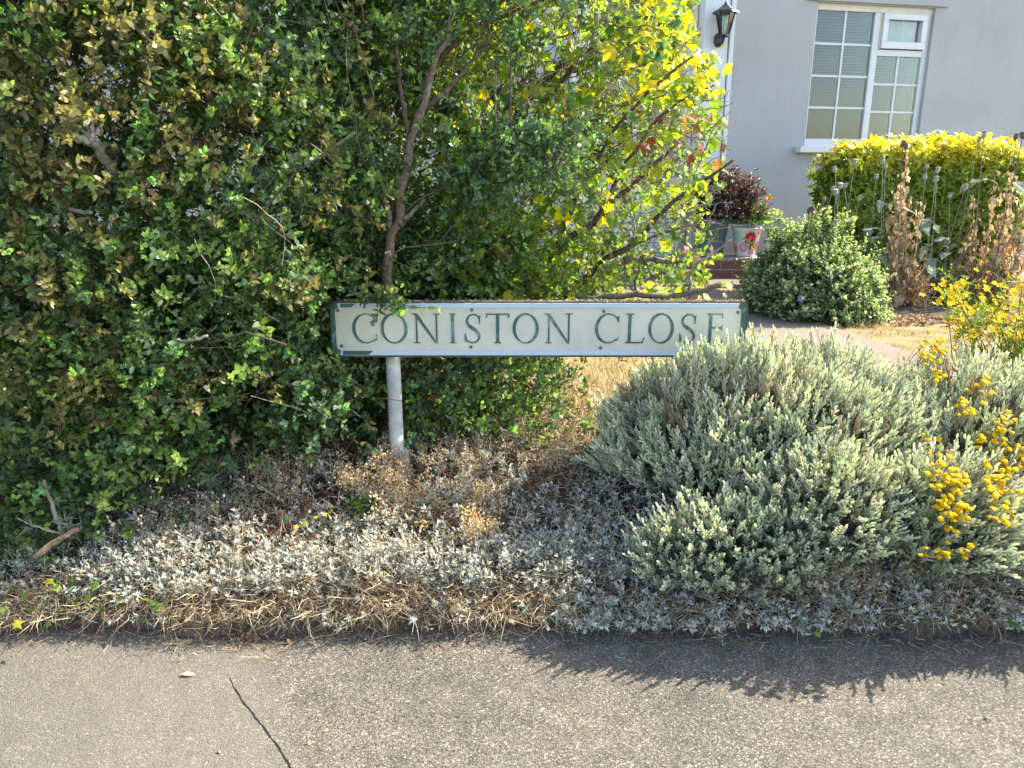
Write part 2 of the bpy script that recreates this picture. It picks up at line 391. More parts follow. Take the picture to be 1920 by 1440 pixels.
def scatter(g, tpls, T, D, S, cbase, ctip, cstem=(0.10, 0.075, 0.05), R=None):
    n = len(T)
    if n == 0: return g
    T = np.asarray(T, float); S = np.broadcast_to(np.asarray(S, float), (n,)); R = frames(D) if R is None else R
    cb = np.broadcast_to(np.asarray(cbase, float), (n, 3)); ct = np.broadcast_to(np.asarray(ctip, float), (n, 3)); cs = np.asarray(cstem)
    idx = rng.integers(0, len(tpls), n)
    for k, t in enumerate(tpls):
        m = np.where(idx == k)[0]
        if not len(m): continue
        v = np.einsum('nij,vj->nvi', R[m] * S[m][:, None, None], t.v) + T[m][:, None]
        w = t.w[None, :, None]; col = (cb[m][:, None] * (1 - w) + ct[m][:, None] * w) * np.abs(t.k)[None, :, None]
        col = np.where((t.k < 0)[None, :, None], cs[None, None], col)
        f = t.f[None] + (np.arange(len(m)) * len(t.v))[:, None, None]
        g.add(v.reshape(-1, 3), f.reshape(-1, 3), col.reshape(-1, 3))
    return g

def tpl_mesh(name, t, mat, cb, ct, cs=(0.10, 0.075, 0.05)):
    g = Geo(); scatter(g, [t], [(0, 0, 0)], [(0, 0, 1)], 1.0, cb, ct, cs, R=np.eye(3)[None]); return g.mesh(name, mat)

def single_leaf(fn):
    t = Tpl(); v, f = fn(); t.add(v, f, 0.0, 1.0); return t.done()

def blades(g, P0, D, L, W, bend, C):
    """thin curved straws, four triangles each"""
    n = len(P0); D = D / (np.linalg.norm(D, axis=1)[:, None] + 1e-9); L = np.broadcast_to(L, (n,))[:, None]
    s = np.cross(D, rng.normal(0, 1, (n, 3))); s /= np.linalg.norm(s, axis=1)[:, None] + 1e-9; s = s * W
    b = rng.normal(0, bend, (n, 3)); p1 = P0 + D * L * .55 + b * L * .15; p2 = P0 + D * L + b * L * .8
    v = np.stack([P0 - s, P0 + s, p1 - s, p1 + s, p2 - s * .3, p2 + s * .3], 1).reshape(-1, 3)
    f = np.array([(0, 1, 3), (0, 3, 2), (2, 3, 5), (2, 5, 4)])[None] + (np.arange(n) * 6)[:, None, None]
    return g.add(v, f.reshape(-1, 3), np.repeat(np.broadcast_to(C, (n, 3)), 6, 0))

def vnoise(x, y, seed=0, f=1.0):
    r = np.random.default_rng(seed); o = np.zeros(np.broadcast(x, y).shape)
    for k in range(6):
        a, b_, p = r.normal(0, f * (1 + .6 * k), 2).tolist() + [r.uniform(0, 6.28)]
        o = o + np.sin(a * x + b_ * y + p) / (1 + .5 * k)
    return o / 3.0

def jit(c, n, s=0.15):
    c = np.asarray(c, float); return np.clip(c[None] * (1 + rng.normal(0, s, (n, 1))) * (1 + rng.normal(0, s * .35, (n, 3))), 0.004, 0.95)

def pick(cols, n, p=None): return np.asarray(cols, float)[rng.choice(len(cols), n, p=p)]

# ================================================================== THE SETTING
def edge_y(x): return 2.05 + 0.02 * np.sin(3.1 * x + 1) + 0.016 * np.sin(9 * x) + 0.010 * np.sin(23 * x + 2) + 0.006 * np.sin(51 * x)
def zbed(x, y):
    x = np.asarray(x, float); y = np.asarray(y, float); e = edge_y(x)
    z = np.interp(y - e, [-0.05, 0.0, 0.03, 0.09, 0.65, 1.4, 3], [-0.03, -0.01, 0.05, 0.085, 0.235, 0.30, 0.30])
    return z + 0.012 * vnoise(x, y, 3, 5) * np.clip((y - e) * 6, 0, 1) * np.clip((3.3 - y) * 3, 0, 1)

def sheet(name, xs, ys, zf, mat, kind='structure', flatshade=False):
    X, Y = np.meshgrid(xs, ys); Z = zf(X, Y) if callable(zf) else np.full(X.shape, zf)
    v = np.stack([X, Y, Z], 2).reshape(-1, 3); nx = len(xs); f = []
    for j in range(len(ys) - 1):
        i = np.arange(nx - 1) + j * nx
        f.append(np.c_[i, i + 1, i + 1 + nx]); f.append(np.c_[i, i + 1 + nx, i + nx])
    return Geo().add(v, np.vstack(f)).build(name, mat, None, True, kind)

pav = sheet('pavement', np.r_[-60, -8, np.linspace(-4, 4, 161), 8, 60], np.r_[-60, -5, np.linspace(0.6, 2.12, 46)],
            lambda X, Y: 0.004 * vnoise(X, Y, 9, 4) * ((np.abs(X) < 5) & (Y > 0.3)), M['asphalt'])
pav['label'] = 'grey asphalt pavement with light chippings in front of the planted bed'; pav['category'] = 'pavement'
# cracked tar seam running towards the camera
sp = np.array([P(*p, 1)[:2] for p in [(0, 0)]])
def ground_px(px, py, z=0.0):
    d = P(px, py, 1.0) - np.array([0, 0, CAM_H]); t = (z - CAM_H) / d[2]; return np.array([0, 0, CAM_H]) + d * t
seam = []
for px, py in [(428, 1268), (440, 1290), (452, 1312), (478, 1345), (500, 1373), (520, 1400), (534, 1420), (548, 1450)]:
    q = ground_px(px, py); seam.append(q)
seam = smooth_path(seam, 40); g = Geo(); sv = []
for i, q in enumerate(seam):
    w = 0.0020 * (1 + .35 * math.sin(i * 1.1)) * (0.15 + min(1, i / 8)); o = .0012 * math.sin(i * .9) + .0008 * math.sin(i * 2.3)
    zs_ = 0.004 * float(vnoise(np.array(q[0]), np.array(q[1]), 9, 4)) + 0.0012
    sv += [(q[0] - w + o, q[1], zs_), (q[0] + w + o, q[1], zs_)]
g.add(sv, [t for i in range(39) for t in ((2 * i, 2 * i + 1, 2 * i + 3), (2 * i, 2 * i + 3, 2 * i + 2))]).build('seam', M['seam'], pav)

bed = sheet('planting_bed', np.r_[np.linspace(-7, -3, 12), np.linspace(-2.9, 2.9, 240), np.linspace(3, 7, 12)],
            np.r_[np.linspace(1.99, 2.2, 30), np.linspace(2.22, 3.4, 44)], lambda X, Y: zbed(X, Y) + 0.010 * vnoise(X, Y, 21, 38) * ((Y > edge_y(X)) & (Y < 2.4)), M['soil'])
bed['label'] = 'dark dry soil of the raised bed beside the pavement'; bed['category'] = 'soil'
lawn = sheet('lawn', np.r_[-60, -20, -7, np.linspace(-4, 6, 60), 20, 60], np.r_[np.linspace(3.34, 9, 58), 30, 80],
             lambda X, Y: 0.297 + 0.012 * vnoise(X, Y, 5, 2.5) * ((Y < 9) & (np.abs(X) < 7)), M['lawn'])
lawn['label'] = 'parched straw coloured lawn in front of the grey house'; lawn['category'] = 'lawn'

# garden path, running from behind the bed to the house step
def path_x(y): return 2.23 + (y - 4.96) * (-0.2)
g = Geo(); ys = np.linspace(3.7, 7.05, 18); v = []
for y in ys: v += [(path_x(y) - 1.15, y, 0.318), (path_x(y), y, 0.318), (path_x(y), y, 0.24), (path_x(y) - 1.15, y, 0.24)]
f = []
for i in range(17):
    for a_, b_ in ((0, 1), (1, 2), (3, 0)):
        f += [(4 * i + a_, 4 * i + b_, 4 * i + 4 + b_), (4 * i + a_, 4 * i + 4 + b_, 4 * i + 4 + a_)]
f += [(0, 3, 2), (0, 2, 1), (68, 69, 70), (68, 70, 71)]
pth = g.add(v, f).build('garden_path', M['path'], None, False, 'structure')
pth['label'] = 'pinkish exposed aggregate garden path leading to the house'; pth['category'] = 'path'
bbox('path_slab', M['path'], pth, 0.2, 2.35, 7.07, 7.72, 0.2, 0.335, 0.01)
bbox('path_edging', M['concrete'], pth, 3.75, 8.2, 7.05, 7.75, 0.2, 0.36, 0.012)

# ================================================================== HOUSE
YAW = math.radians(13)
wn_ = np.array([math.sin(YAW), -math.cos(YAW), 0]); wd_ = np.array([math.cos(YAW), math.sin(YAW), 0])
W0 = P(1440, 505, 8.3); W0[2] = 0.3
def wallpt(px, py, off=0.0):
    d = P(px, py, 1.0) - np.array([0, 0, CAM_H]); o = np.array([0, 0, CAM_H])
    t = ((W0 + wn_ * off - o) @ wn_) / (d @ wn_); q = o + d * t - W0; return q @ wd_, q[2]
(uTL, zTL), (uTR, zTR), (uBL, zBL), (uBR, zBR) = wallpt(1535, 5), wallpt(1750, 14), wallpt(1507, 266), wallpt(1726, 268)
u0, u1, zt, zb = (uTL + uBL) / 2, (uTR + uBR) / 2, (zTL + zTR) / 2, (zBL + zBR) / 2
print('window u', u0, u1, 'z', zb, zt, 'raw', uTL, uBL, uTR, uBR, zTL, zTR, zBL, zBR)
house = thing('house', 'pale grey rendered house front with white framed window behind the clipped shrub', 'house', W0, YAW)
uP0, uP1 = wallpt(1316, 120, .1)[0], wallpt(1372, 120, .1)[0]
g = Geo(); H = 3.4
box(g, uP1 - .02, u0, 0, .3, -.3, H); box(g, u1, 7, 0, .3, -.3, H); box(g, u0, u1, 0, .3, -.3, zb - .05); box(g, u0, u1, 0, .3, zt, H)
g.build('wall', M['wall'], house)
g = Geo(); box(g, -9, uP0 - 1.15, 0, .3, -.3, H); g.build('wall', M['wall'], house)
g = Geo(); box(g, -4, uP0 + .4, 1.2, 1.4, -.3, H); g.build('porch_back_wall', M['wall'], house)
bbox('porch_ceiling', M['upvc'], house, uP0 - 1.15, uP1 - .02, .02, 1.2, 2.6, 2.75, 0)
bbox('door', M['upvc'], house, uP0 - 1.05, uP0 - .12, 1.14, 1.2, .05, 2.1)
bbox('door_glass', M['room'], house, uP0 - .75, uP0 - .42, 1.12, 1.14, 1.1, 1.9)
bbox('pilaster', M['upvc'], house, uP0, uP1 - .055, -.1, .35, -.25, H, .004)
bbox('pilaster_trim', M['upvc'], house, uP1 - .045, uP1, -.115, .05, -.25, H, .004)
bbox('pilaster_trim', M['cream'], house, uP0 - .09, uP0 - .01, .02, .3, -.25, H, .004)
bbox('porch_column', M['upvc'], house, uP0 - 1.3, uP0 - 1.12, -.1, .1, -.25, H, .006)
# far pilaster foot beyond the clipped shrub
uq = wallpt(1893, 400, .1)[0]
bbox('corner_pilaster', M['upvc'], house, uq, uq + .5, -.09, -.001, -.2, .62, .004)
# lintel drip and sill
bbox('lintel', M['wall'], house, u0 - .12, u1 + .14, -.025, .06, zt + .012, zt + .1, .004)
bbox('window_sill', M['upvc'], house, u0 - .1, u1 + .08, -.1, .10, zb - .105, zb - .045, .006)
win = bbox('window', M['upvc'], house, u0 - .001, u1 + .001, .045, .09, zb - .045, zb + .035, .004)
Ww, Hh = u1 - u0, zt - zb; um = u0 + Ww * .535
def wpart(name, mat, x0, x1, y0, y1, z0, z1, bev=.003): return bbox(name, mat, win, x0, x1, y0, y1, z0, z1, bev)
wpart('frame', M['upvc'], u0, u0 + .035, .04, .10, zb + .037, zt - .037)
wpart('frame', M['upvc'], u1 - .062, u1, .04, .10, zb + .037, zt - .037)
wpart('frame', M['cream'], u0, u1, .035, .10, zt - .06, zt + .004)
wpart('mullion', M['upvc'], um - .035, um + .035, .036, .10, zb + .036, zt - .062)
wpart('cream_bead', M['cream'], um + .037, um + .049, .030, .05, zt - Hh * .305, zt - .065, .002)
zr = zt - Hh * .33
wpart('transom', M['upvc'], um + .036, u1 - .064, .038, .098, zr - .03, zr + .03)
# top-hung vent sash
a0, a1, b0, b1 = um + .052, u1 - .064, zr + .04, zt - .066
for n_, r_ in (('sash', (a0, a1, b0, b0 + .065)), ('sash', (a0, a1, b1 - .055, b1)), ('sash', (a0, a0 + .058, b0 + .066, b1 - .056)), ('sash', (a1 - .058, a1, b0 + .066, b1 - .056))):
    wpart(n_, M['upvc'], r_[0], r_[1], .008, .07, r_[2], r_[3])
wpart('pane', M['glass'], a0 + .059, a1 - .059, .05, .056, b0 + .066, b1 - .056, 0)
wpart('glazing_bar', M['cream'], (a0 + a1) / 2 - .008, (a0 + a1) / 2 + .008, .060, .066, b0 + .067, b1 - .057, 0)
def lights(x0, x1, z0, z1, rows):
    xm = (x0 + x1) / 2; hz = (z1 - z0) / rows; bw = .011
    wpart('glazing_bar', M['upvc'], xm - bw, xm + bw, .05, .07, z0, z1, .002)
    for r in range(1, rows):
        for (s, e) in ((x0, xm - bw - .001), (xm + bw + .001, x1)): wpart('glazing_bar', M['upvc'], s, e, .052, .07, z0 + r * hz - bw, z0 + r * hz + bw, .002)
    for r in range(rows):
        for (s, e) in ((x0, xm - bw - .001), (xm + bw + .001, x1)):
            lo = z0 + r * hz + (bw + .001 if r else 0); hi = z0 + (r + 1) * hz - (bw + .001 if r < rows - 1 else 0)
            wpart('pane', M['glass'], s, e, .058, .063, lo, hi, 0)
lights(u0 + .036, um - .036, zb + .036, zt - .062, 4)
lights(um + .036, u1 - .063, zb + .036, zr - .031, 3)
g = Geo(); z = zb + .02
while z < zr - .03 if False else z < zt - .06:
    v = [(u0 + .06, .135, z), (u1 - .09, .135, z), (u1 - .09, .165, z + .030), (u0 + .06, .165, z + .030)]
    if z > zr + .0: v = [(p[0] if p[0] < um else um - .02, p[1], p[2]) for p in v]
    g.add(v, [(0, 1, 2), (0, 2, 3)]); z += .028
g.build('blind', M['blind'], win)
bbox('blind', M['grey_net'], win, um + .01, u1 - .08, .12, .135, zr + .04, zt - .08, 0)
bbox('blind_backing', M['room'], win, u0, u1, .2, .22, zb - .04, zt - .01, 0)

# ------------------------------------------------------------------ wall lantern
uL, zL = wallpt(1356, 66, .2); Lp = W0 + wd_ * uL + wn_ * .22 + np.array([0, 0, zL - .02])
lan = thing('wall_lantern', 'black six sided wall lantern on the white porch pilaster', 'lantern', Lp, YAW)
def hexring(r, z): return [(r * math.cos(a), r * math.sin(a), z) for a in np.arange(6) * PI / 3 + PI / 6]
def loft(rings, cap0=True, cap1=True):
    v = [p for r in rings for p in r]; n = len(rings[0]); f = []
    for i in range(len(rings) - 1):
        for k in range(n):
            p, q = i * n + k, i * n + (k + 1) % n; f += [(p, q, q + n), (p, q + n, p + n)]
    if cap0: f += [(0, k + 1, k) for k in range(1, n - 1)]
    if cap1: b_ = (len(rings) - 1) * n; f += [(b_, b_ + k, b_ + k + 1) for k in range(1, n - 1)]
    return v, f
g = Geo(); g.add(*loft([hexring(.045, 0), hexring(.05, .012), hexring(.05, .02), hexring(.03, .022)])); g.build('base', M['black'], lan)
g = Geo(); g.add(*loft([hexring(.125, .205), hexring(.118, .222), hexring(.075, .245), hexring(.022, .285), hexring(.008, .31)])); g.build('roof', M['black'], lan)
for k in range(6):
    a = k * PI / 3 + PI / 6; a2 = a + PI / 3
    g = Geo(); tube(g, [(.046 * math.cos(a), .046 * math.sin(a), .018), (.086 * math.cos(a), .086 * math.sin(a), .208)], .0055, 4); g.build('bar', M['black'], lan)
    g = Geo(); g.add([(.044 * math.cos(a), .044 * math.sin(a), .024), (.044 * math.cos(a2), .044 * math.sin(a2), .024), (.083 * math.cos(a2), .083 * math.sin(a2), .204), (.083 * math.cos(a), .083 * math.sin(a), .204)], [(0, 1, 2), (0, 2, 3)]); g.build('glass_pane', M['glass'], lan)
def lathe(prof, n=20, c=(.5, .5, .5), g=None):
    g = g or Geo(); rings = [[(r * math.cos(t), r * math.sin(t), z) for t in np.arange(n) * 2 * PI / n] for r, z in prof]; v, f = loft(rings); return g.add(v, f, c)
lathe([(.012, .02), (.012, .07), (.026, .09), (.03, .13), (.024, .17), (.006, .185)]).build('bulb', M['potwhite'], lan, True)
g = Geo(); tube(g, smooth_path([(0, 0, .005), (0, .01, -.04), (0, .07, -.075), (0, .115, -.02)], 10), .011, 6); g.build('arm', M['black'], lan, True)
g = Geo(); v, f = loft([[(.045 * math.cos(t), y_, .065 * math.sin(t) - .01) for t in np.arange(14) * 2 * PI / 14] for y_ in (.095, .135)]); g.add(v, f).build('backplate', M['black'], lan)

# ------------------------------------------------------------------ brick step
bu0, bu1 = 0.9, 2.9
stp = thing('brick_step', 'low plum brick step with pale capping below the potted plants', 'step', (0, 0, 0))
y0 = 7.52
BW = .215; row = 0
g = Geo(); box(g, .905, 2.655, y0 + .008, y0 + .45, .25, .50); g.build('mortar_core', M['mortar'], stp)
bm = Geo(); box(bm, 0, BW, 0, .1, 0, .068); bmesh_ = bm.mesh('brick', M['brick'])
for row in range(3):
    x = .9 - (row % 2) * .11
    while x < 2.6:
        o = link('brick', bmesh_, stp, loc=(x + (0 if x > .88 else .11), y0 + U(-.003, .002), .262 + row * .08)); 
        if x < .88: o.scale = (.48, 1, 1)
        x += BW + .011
for k in range(4): bbox('capping_slab', M['concrete'], stp, .885 + k * .452, .885 + k * .452 + .448, y0 - .02, y0 + .47, .502, .53, .006)

# ================================================================== STREET SIGN
SY = 2.66
sx = lambda px: float(P(px, 617, SY)[0]); sz = lambda py: float(P(1000, py, SY)[2])
bcx = (sx(621) + sx(1398)) / 2
sign = thing('street_sign', 'cream street nameplate reading CONISTON CLOSE on a short pale post', 'street sign', (bcx, SY, float(zbed(bcx, SY))))
sg = lambda x, y, z: (x - bcx, y - SY, z - sign.location[2])
def rrect(x0, x1, z0, z1, r, n=6):
    out = []
    for cx, cz, a0 in ((x1 - r, z1 - r, 0), (x0 + r, z1 - r, PI / 2), (x0 + r, z0 + r, PI), (x1 - r, z0 + r, 1.5 * PI)):
        out += [(cx + r * math.cos(a0 + PI / 2 * k / n), cz + r * math.sin(a0 + PI / 2 * k / n)) for k in range(n + 1)]
    return out
def extr(ring, ya, yb): return loft([[sg(x, yb, z) for x, z in ring], [sg(x, ya, z) for x, z in ring]])
X0, X1, Z0, Z1 = sx(621), sx(1398), sz(668), sz(564)
g = Geo(); v, f = extr(rrect(X0, X1, Z0, Z1, .026), SY - .014, SY + .014); g.add(v, f).build('backing_board', M['board'], sign)
px0, px1, pz0, pz1 = sx(624.5), sx(1393), sz(663.5), sz(567)
ix0, ix1, iz0, iz1 = sx(632), sx(1385), sz(654.5), sz(575)
g = Geo(); v, f = extr(rrect(px0, px1, pz0, pz1, .024), SY - .0175, SY - .0145); g.add(v, f).build('plate', M['plate'], sign)
# raised rim: worn pale along top and bottom, still green round the ends
outer, inner = rrect(px0, px1, pz0, pz1, .024), rrect(ix0, ix1, iz0, iz1, .014)
n = len(outer)
def rim(name, ids, mat):
    g = Geo(); ya, yb = SY - .0215, SY - .0172
    for i in ids:
        j = (i + 1) % n; q = [outer[i], outer[j], inner[j], inner[i]]
        g.add([sg(x, ya, z) for x, z in q] + [sg(x, yb, z) for x, z in q], [(0, 1, 2), (0, 2, 3), (0, 4, 5), (0, 5, 1), (3, 2, 6), (3, 6, 7)])
    return g.build(name, mat, sign)
m = 7
rim('rim', [m - 1], M['rim_worn']); rim('rim', [3 * m - 1], M['rim_worn'])
rim('rim_end', list(range(0, m - 1)) + list(range(3 * m, 4 * m)), M['rim_green'])
rim('rim_end', list(range(m, 3 * m - 1)), M['rim_green'])
# green patches still on the rim near the left end
for (a_, b_, c_, d_) in ((655, 672, 567.6, 574.4), (655, 700, 655.2, 662.8)):
    g = Geo(); q = [(sx(a_ - 12), sz(c_)), (sx(b_), sz(c_)), (sx(b_ - 9), sz(d_)), (sx(a_ - 12), sz(d_))]
    g.add([sg(x, SY - .0218, z) for x, z in q], [(0, 2, 1), (0, 3, 2)]).build('paint_patch', M['rim_green'], sign)

# Roman capitals: list of convex strips (x, y) in cap-height units
def strip(pts, ws, cap=False):
    pts = np.array(pts, float); t = np.gradient(pts, axis=0); t /= np.linalg.norm(t, axis=1)[:, None]
    nrm = np.c_[-t[:, 1], t[:, 0]]; w = np.broadcast_to(np.array(ws, float), (len(pts),))[:, None] / 2
    a, b_ = pts + nrm * w, pts - nrm * w
    return [[a[i], b_[i], b_[i + 1], a[i + 1]] for i in range(len(pts) - 1)]
def quad(*p): return [[np.array(q, float) for q in p]]
TH, TN, SF = .105, .042, .034
def serif(x, y, w, up):   # bracketed foot or head serif
    s = 1 if up else -1
    return quad((x - w / 2, y), (x + w / 2, y), (x + w / 2 - .02, y + s * SF), (x - w / 2 + .02, y + s * SF)) + quad((x - w * .3, y + s * SF), (x + w * .3, y + s * SF), (x + TH * .45, y + s * .085), (x - TH * .45, y + s * .085))
def arc(cx, cy, rx, ry, a0, a1, wfun, n=30):
    th = np.linspace(a0, a1, n); return strip(np.c_[cx + rx * np.cos(th), cy + ry * np.sin(th)], [wfun(t) for t in th])
def stem(x, w=TH, y0=0.0, y1=1.0): return quad((x - w / 2, y0), (x + w / 2, y0), (x + w / 2, y1), (x - w / 2, y1))
def glyph(ch, W):
    if ch == 'O': return arc(W / 2, .5, W / 2 - .045, .485, 0, 2 * PI, lambda t: TN + (TH - TN) * abs(math.cos(t + .25)) ** 1.3, 44)
    if ch == 'C':
        s = arc(W * .56, .5, W * .56 - .05, .485, .80, 5.45, lambda t: TN + (TH - TN) * max(0, -math.cos(t)) ** 1.1, 36)
        s += quad((W - .02, .70), (W, .70), (W, .93), (W - .10, .865)); s += quad((W - .05, .15), (W - .10, .09), (W - .02, .10), (W + .005, .22)); return s
    if ch == 'N':
        xl, xr = .15, W - .13
        return stem(xl, TN + .015, .0, .95) + stem(xr, TN + .015, .02, 1.0) + quad((xl - .10, 1.0), (xl + .035, 1.0), (xr + .03, -.02), (xr - .05, .0)) + \
            quad((0, 1.0), (xl + .02, 1.0), (xl + .02, 1 - SF), (.03, 1 - SF)) + quad((xl - .12, 0), (xl + .12, 0), (xl + .10, SF), (xl - .10, SF)) + quad((xr - .12, 1), (xr + .12, 1), (xr + .10, 1 - SF), (xr - .10, 1 - SF))
    if ch == 'I': return stem(W / 2, TH, .03, .97) + serif(W / 2, 0, W, True) + serif(W / 2, 1, W, False)
    if ch == 'T':
        return stem(W / 2, TH, .03, .97) + serif(W / 2, 0, .26, True) + quad((.02, 1), (W - .02, 1), (W - .02, 1 - TN), (.02, 1 - TN)) + quad((0, 1.0), (.05, 1.0), (.045, .87), (.0, .85)) + quad((W - .05, 1.0), (W, 1.0), (W, .85), (W - .045, .87))
    if ch == 'L':
        return stem(.14, TH, .03, .97) + serif(.14, 1, .28, False) + serif(.13, 0, .26, True) + quad((.12, 0), (W - .05, 0), (W - .08, TN + .01), (.12, TN + .01)) + quad((W - .10, 0), (W - .04, 0), (W + .01, .20), (W - .03, .19))
    if ch == 'E':
        s = stem(.13, TH, .03, .97) + serif(.13, 1, .26, False) + serif(.13, 0, .26, True)
        for y_, x1_, d in ((1 - TN / 2, W - .02, -1), (.52, W - .02, 0), (TN / 2, W, 1)):
            s += quad((.13, y_ - TN / 2), (x1_, y_ - TN / 2), (x1_, y_ + TN / 2), (.13, y_ + TN / 2))
            s += quad((x1_ - .035, y_), (x1_ + .005, y_), (x1_ + .01, y_ + (.13 * d if d else .09)), (x1_ - .02, y_ + (.12 * d if d else .08)))
            if d == 0: s += quad((x1_ - .035, y_), (x1_ + .005, y_), (x1_ + .01, y_ - .09), (x1_ - .02, y_ - .08))
        return s
    if ch == 'S':
        pts = [(.90, .80), (.80, .93), (.55, .985), (.27, .93), (.12, .77), (.20, .62), (.42, .53), (.66, .44), (.88, .30), (.86, .13), (.64, .025), (.36, .02), (.10, .10), (.02, .20)]
        q = smooth_path([(x * W, y_, 0) for x, y_ in pts], 40)[:, :2]; k = np.linspace(0, 1, 40)
        s = strip(q, TN + (TH * 1.0 - TN) * np.exp(-((k - .5) / .17) ** 2) + .012 * np.sin(k * PI))
        return s + quad((W * .90 - .03, .66), (W * .92, .66), (W * .94, .96), (W * .84, .88)) + quad((0, .34), (.03, .34), (.10, .10), (.01, .04))
cap0, cap1 = sz(641.5), sz(586); CH = cap1 - cap0
for ch, a_, b_ in (('C', 662.7, 709), ('O', 715.7, 765.3), ('N', 774, 827), ('I', 843, 856.5), ('S', 871.5, 903), ('T', 911.5, 955), ('O', 961.5, 1009.5), ('N', 1020, 1073),
                   ('C', 1114.5, 1159), ('L', 1171, 1207), ('O', 1214, 1261), ('S', 1272, 1303.5), ('E', 1321.5, 1352)):
    x0 = sx(a_); W = (sx(b_) - x0) / CH; g = Geo()
    for i, q in enumerate(glyph(ch, W)):
        yf = SY - .0195 - .00004 * (i % 9); top = [sg(x0 + p[0] * CH, yf, cap0 + p[1] * CH) for p in q]; bot = [sg(x0 + p[0] * CH, SY - .0174, cap0 + p[1] * CH) for p in q]
        v = np.array(top + bot)
        a2 = np.cross(v[1] - v[0], v[2] - v[0])[1]
        f = [(0, 1, 2), (0, 2, 3)] if a2 < 0 else [(0, 2, 1), (0, 3, 2)]
        f += [t for k in range(4) for t in ((k, k + 4, (k + 1) % 4 + 4), (k, (k + 1) % 4 + 4, (k + 1) % 4))]
        g.add(v, f)
    g.build('letter', M['letter'], sign)
M['screw'] = paint('dull_screw', (0.16, 0.15, 0.13), 0.5, 0.5, 0.4, 80, metallic=.6)
for px, py in ((637.5, 580.5), (640.5, 646.5), (885.5, 579.5), (883, 648.5), (1130, 582), (1126, 650), (1378.5, 584), (1376, 648)):
    c = sg(sx(px), SY - .0176, sz(py)); g = Geo()
    v, f = loft([[(c[0] + r * math.cos(t), c[1] - h, c[2] + r * math.sin(t)) for t in np.arange(10) * PI / 5] for r, h in ((.0062, 0), (.0055, .002), (.003, .0026))])
    g.add(v, f).build('screw', M['screw'], sign)
for xx in (sx(731), sx(1282)):
    zg = float(zbed(xx, SY)); g = Geo(); top = sz(661)
    pts = [sg(xx + .001, SY + .042, zg - .05), sg(xx + .001, SY + .042, zg + .1), sg(xx, SY + .040, top)]
    tube(g, [pts[0], pts[1], (np.array(pts[1]) * .5 + np.array(pts[2]) * .5).tolist(), pts[2], sg(xx, SY + .040, top + .09)], [.0268, .0262, .0256, .0256, .0256], 18)
    g.build('post', M['post'], sign, True)
    lathe([(.05, 0), (.048, .09), (.042, .14), (.034, .155)], 14).build('post_footing', M['concrete'], sign, True).location = sg(xx + .001, SY + .042, zg - .03)
# lichen and moss on the top edge of the board
g = Geo(); n_ = 620
xs = np.r_[U(X0 + .03, X1 - .01, 330), U(sx(1080), X1 - .005, 290)]
t = Tpl(); v, f = leaf4(1, .9, .5, .3); t.add(v, f, 0, 1); t.done()
scatter(g, [t], np.c_[xs - bcx, U(-.014, .014, n_), np.full(n_, Z1 - sign.location[2]) + U(-.001, .004, n_)], rng.normal(0, 1, (n_, 3)) + [0, 0, .6], U(.003, .009, n_),
        pick([(.28, .22, .12), (.16, .12, .07), (.42, .33, .10), (.5, .45, .36), (.1, .08, .05)], n_), (.3, .2, .1))
g.build('moss', M['dry'], sign, kind='stuff')

# ================================================================== PLANTS
def proj(p):
    p = np.asarray(p, float) - np.array([0, 0, CAM_H]); dep = p[:, 1] * CP - p[:, 2] * SP; up = p[:, 1] * SP + p[:, 2] * CP
    return 960 + FPX * p[:, 0] / dep, 720 - FPX * up / dep
def PV(px, py, Y):
    u = (px - 960) / FPX; v = (720 - py) / FPX; dy = CP + v * SP; t = Y / dy
    return np.stack([u * t, Y, CAM_H + (-SP + v * CP) * t], 1)
def norm(a): return a / (np.linalg.norm(a, axis=1)[:, None] + 1e-9)

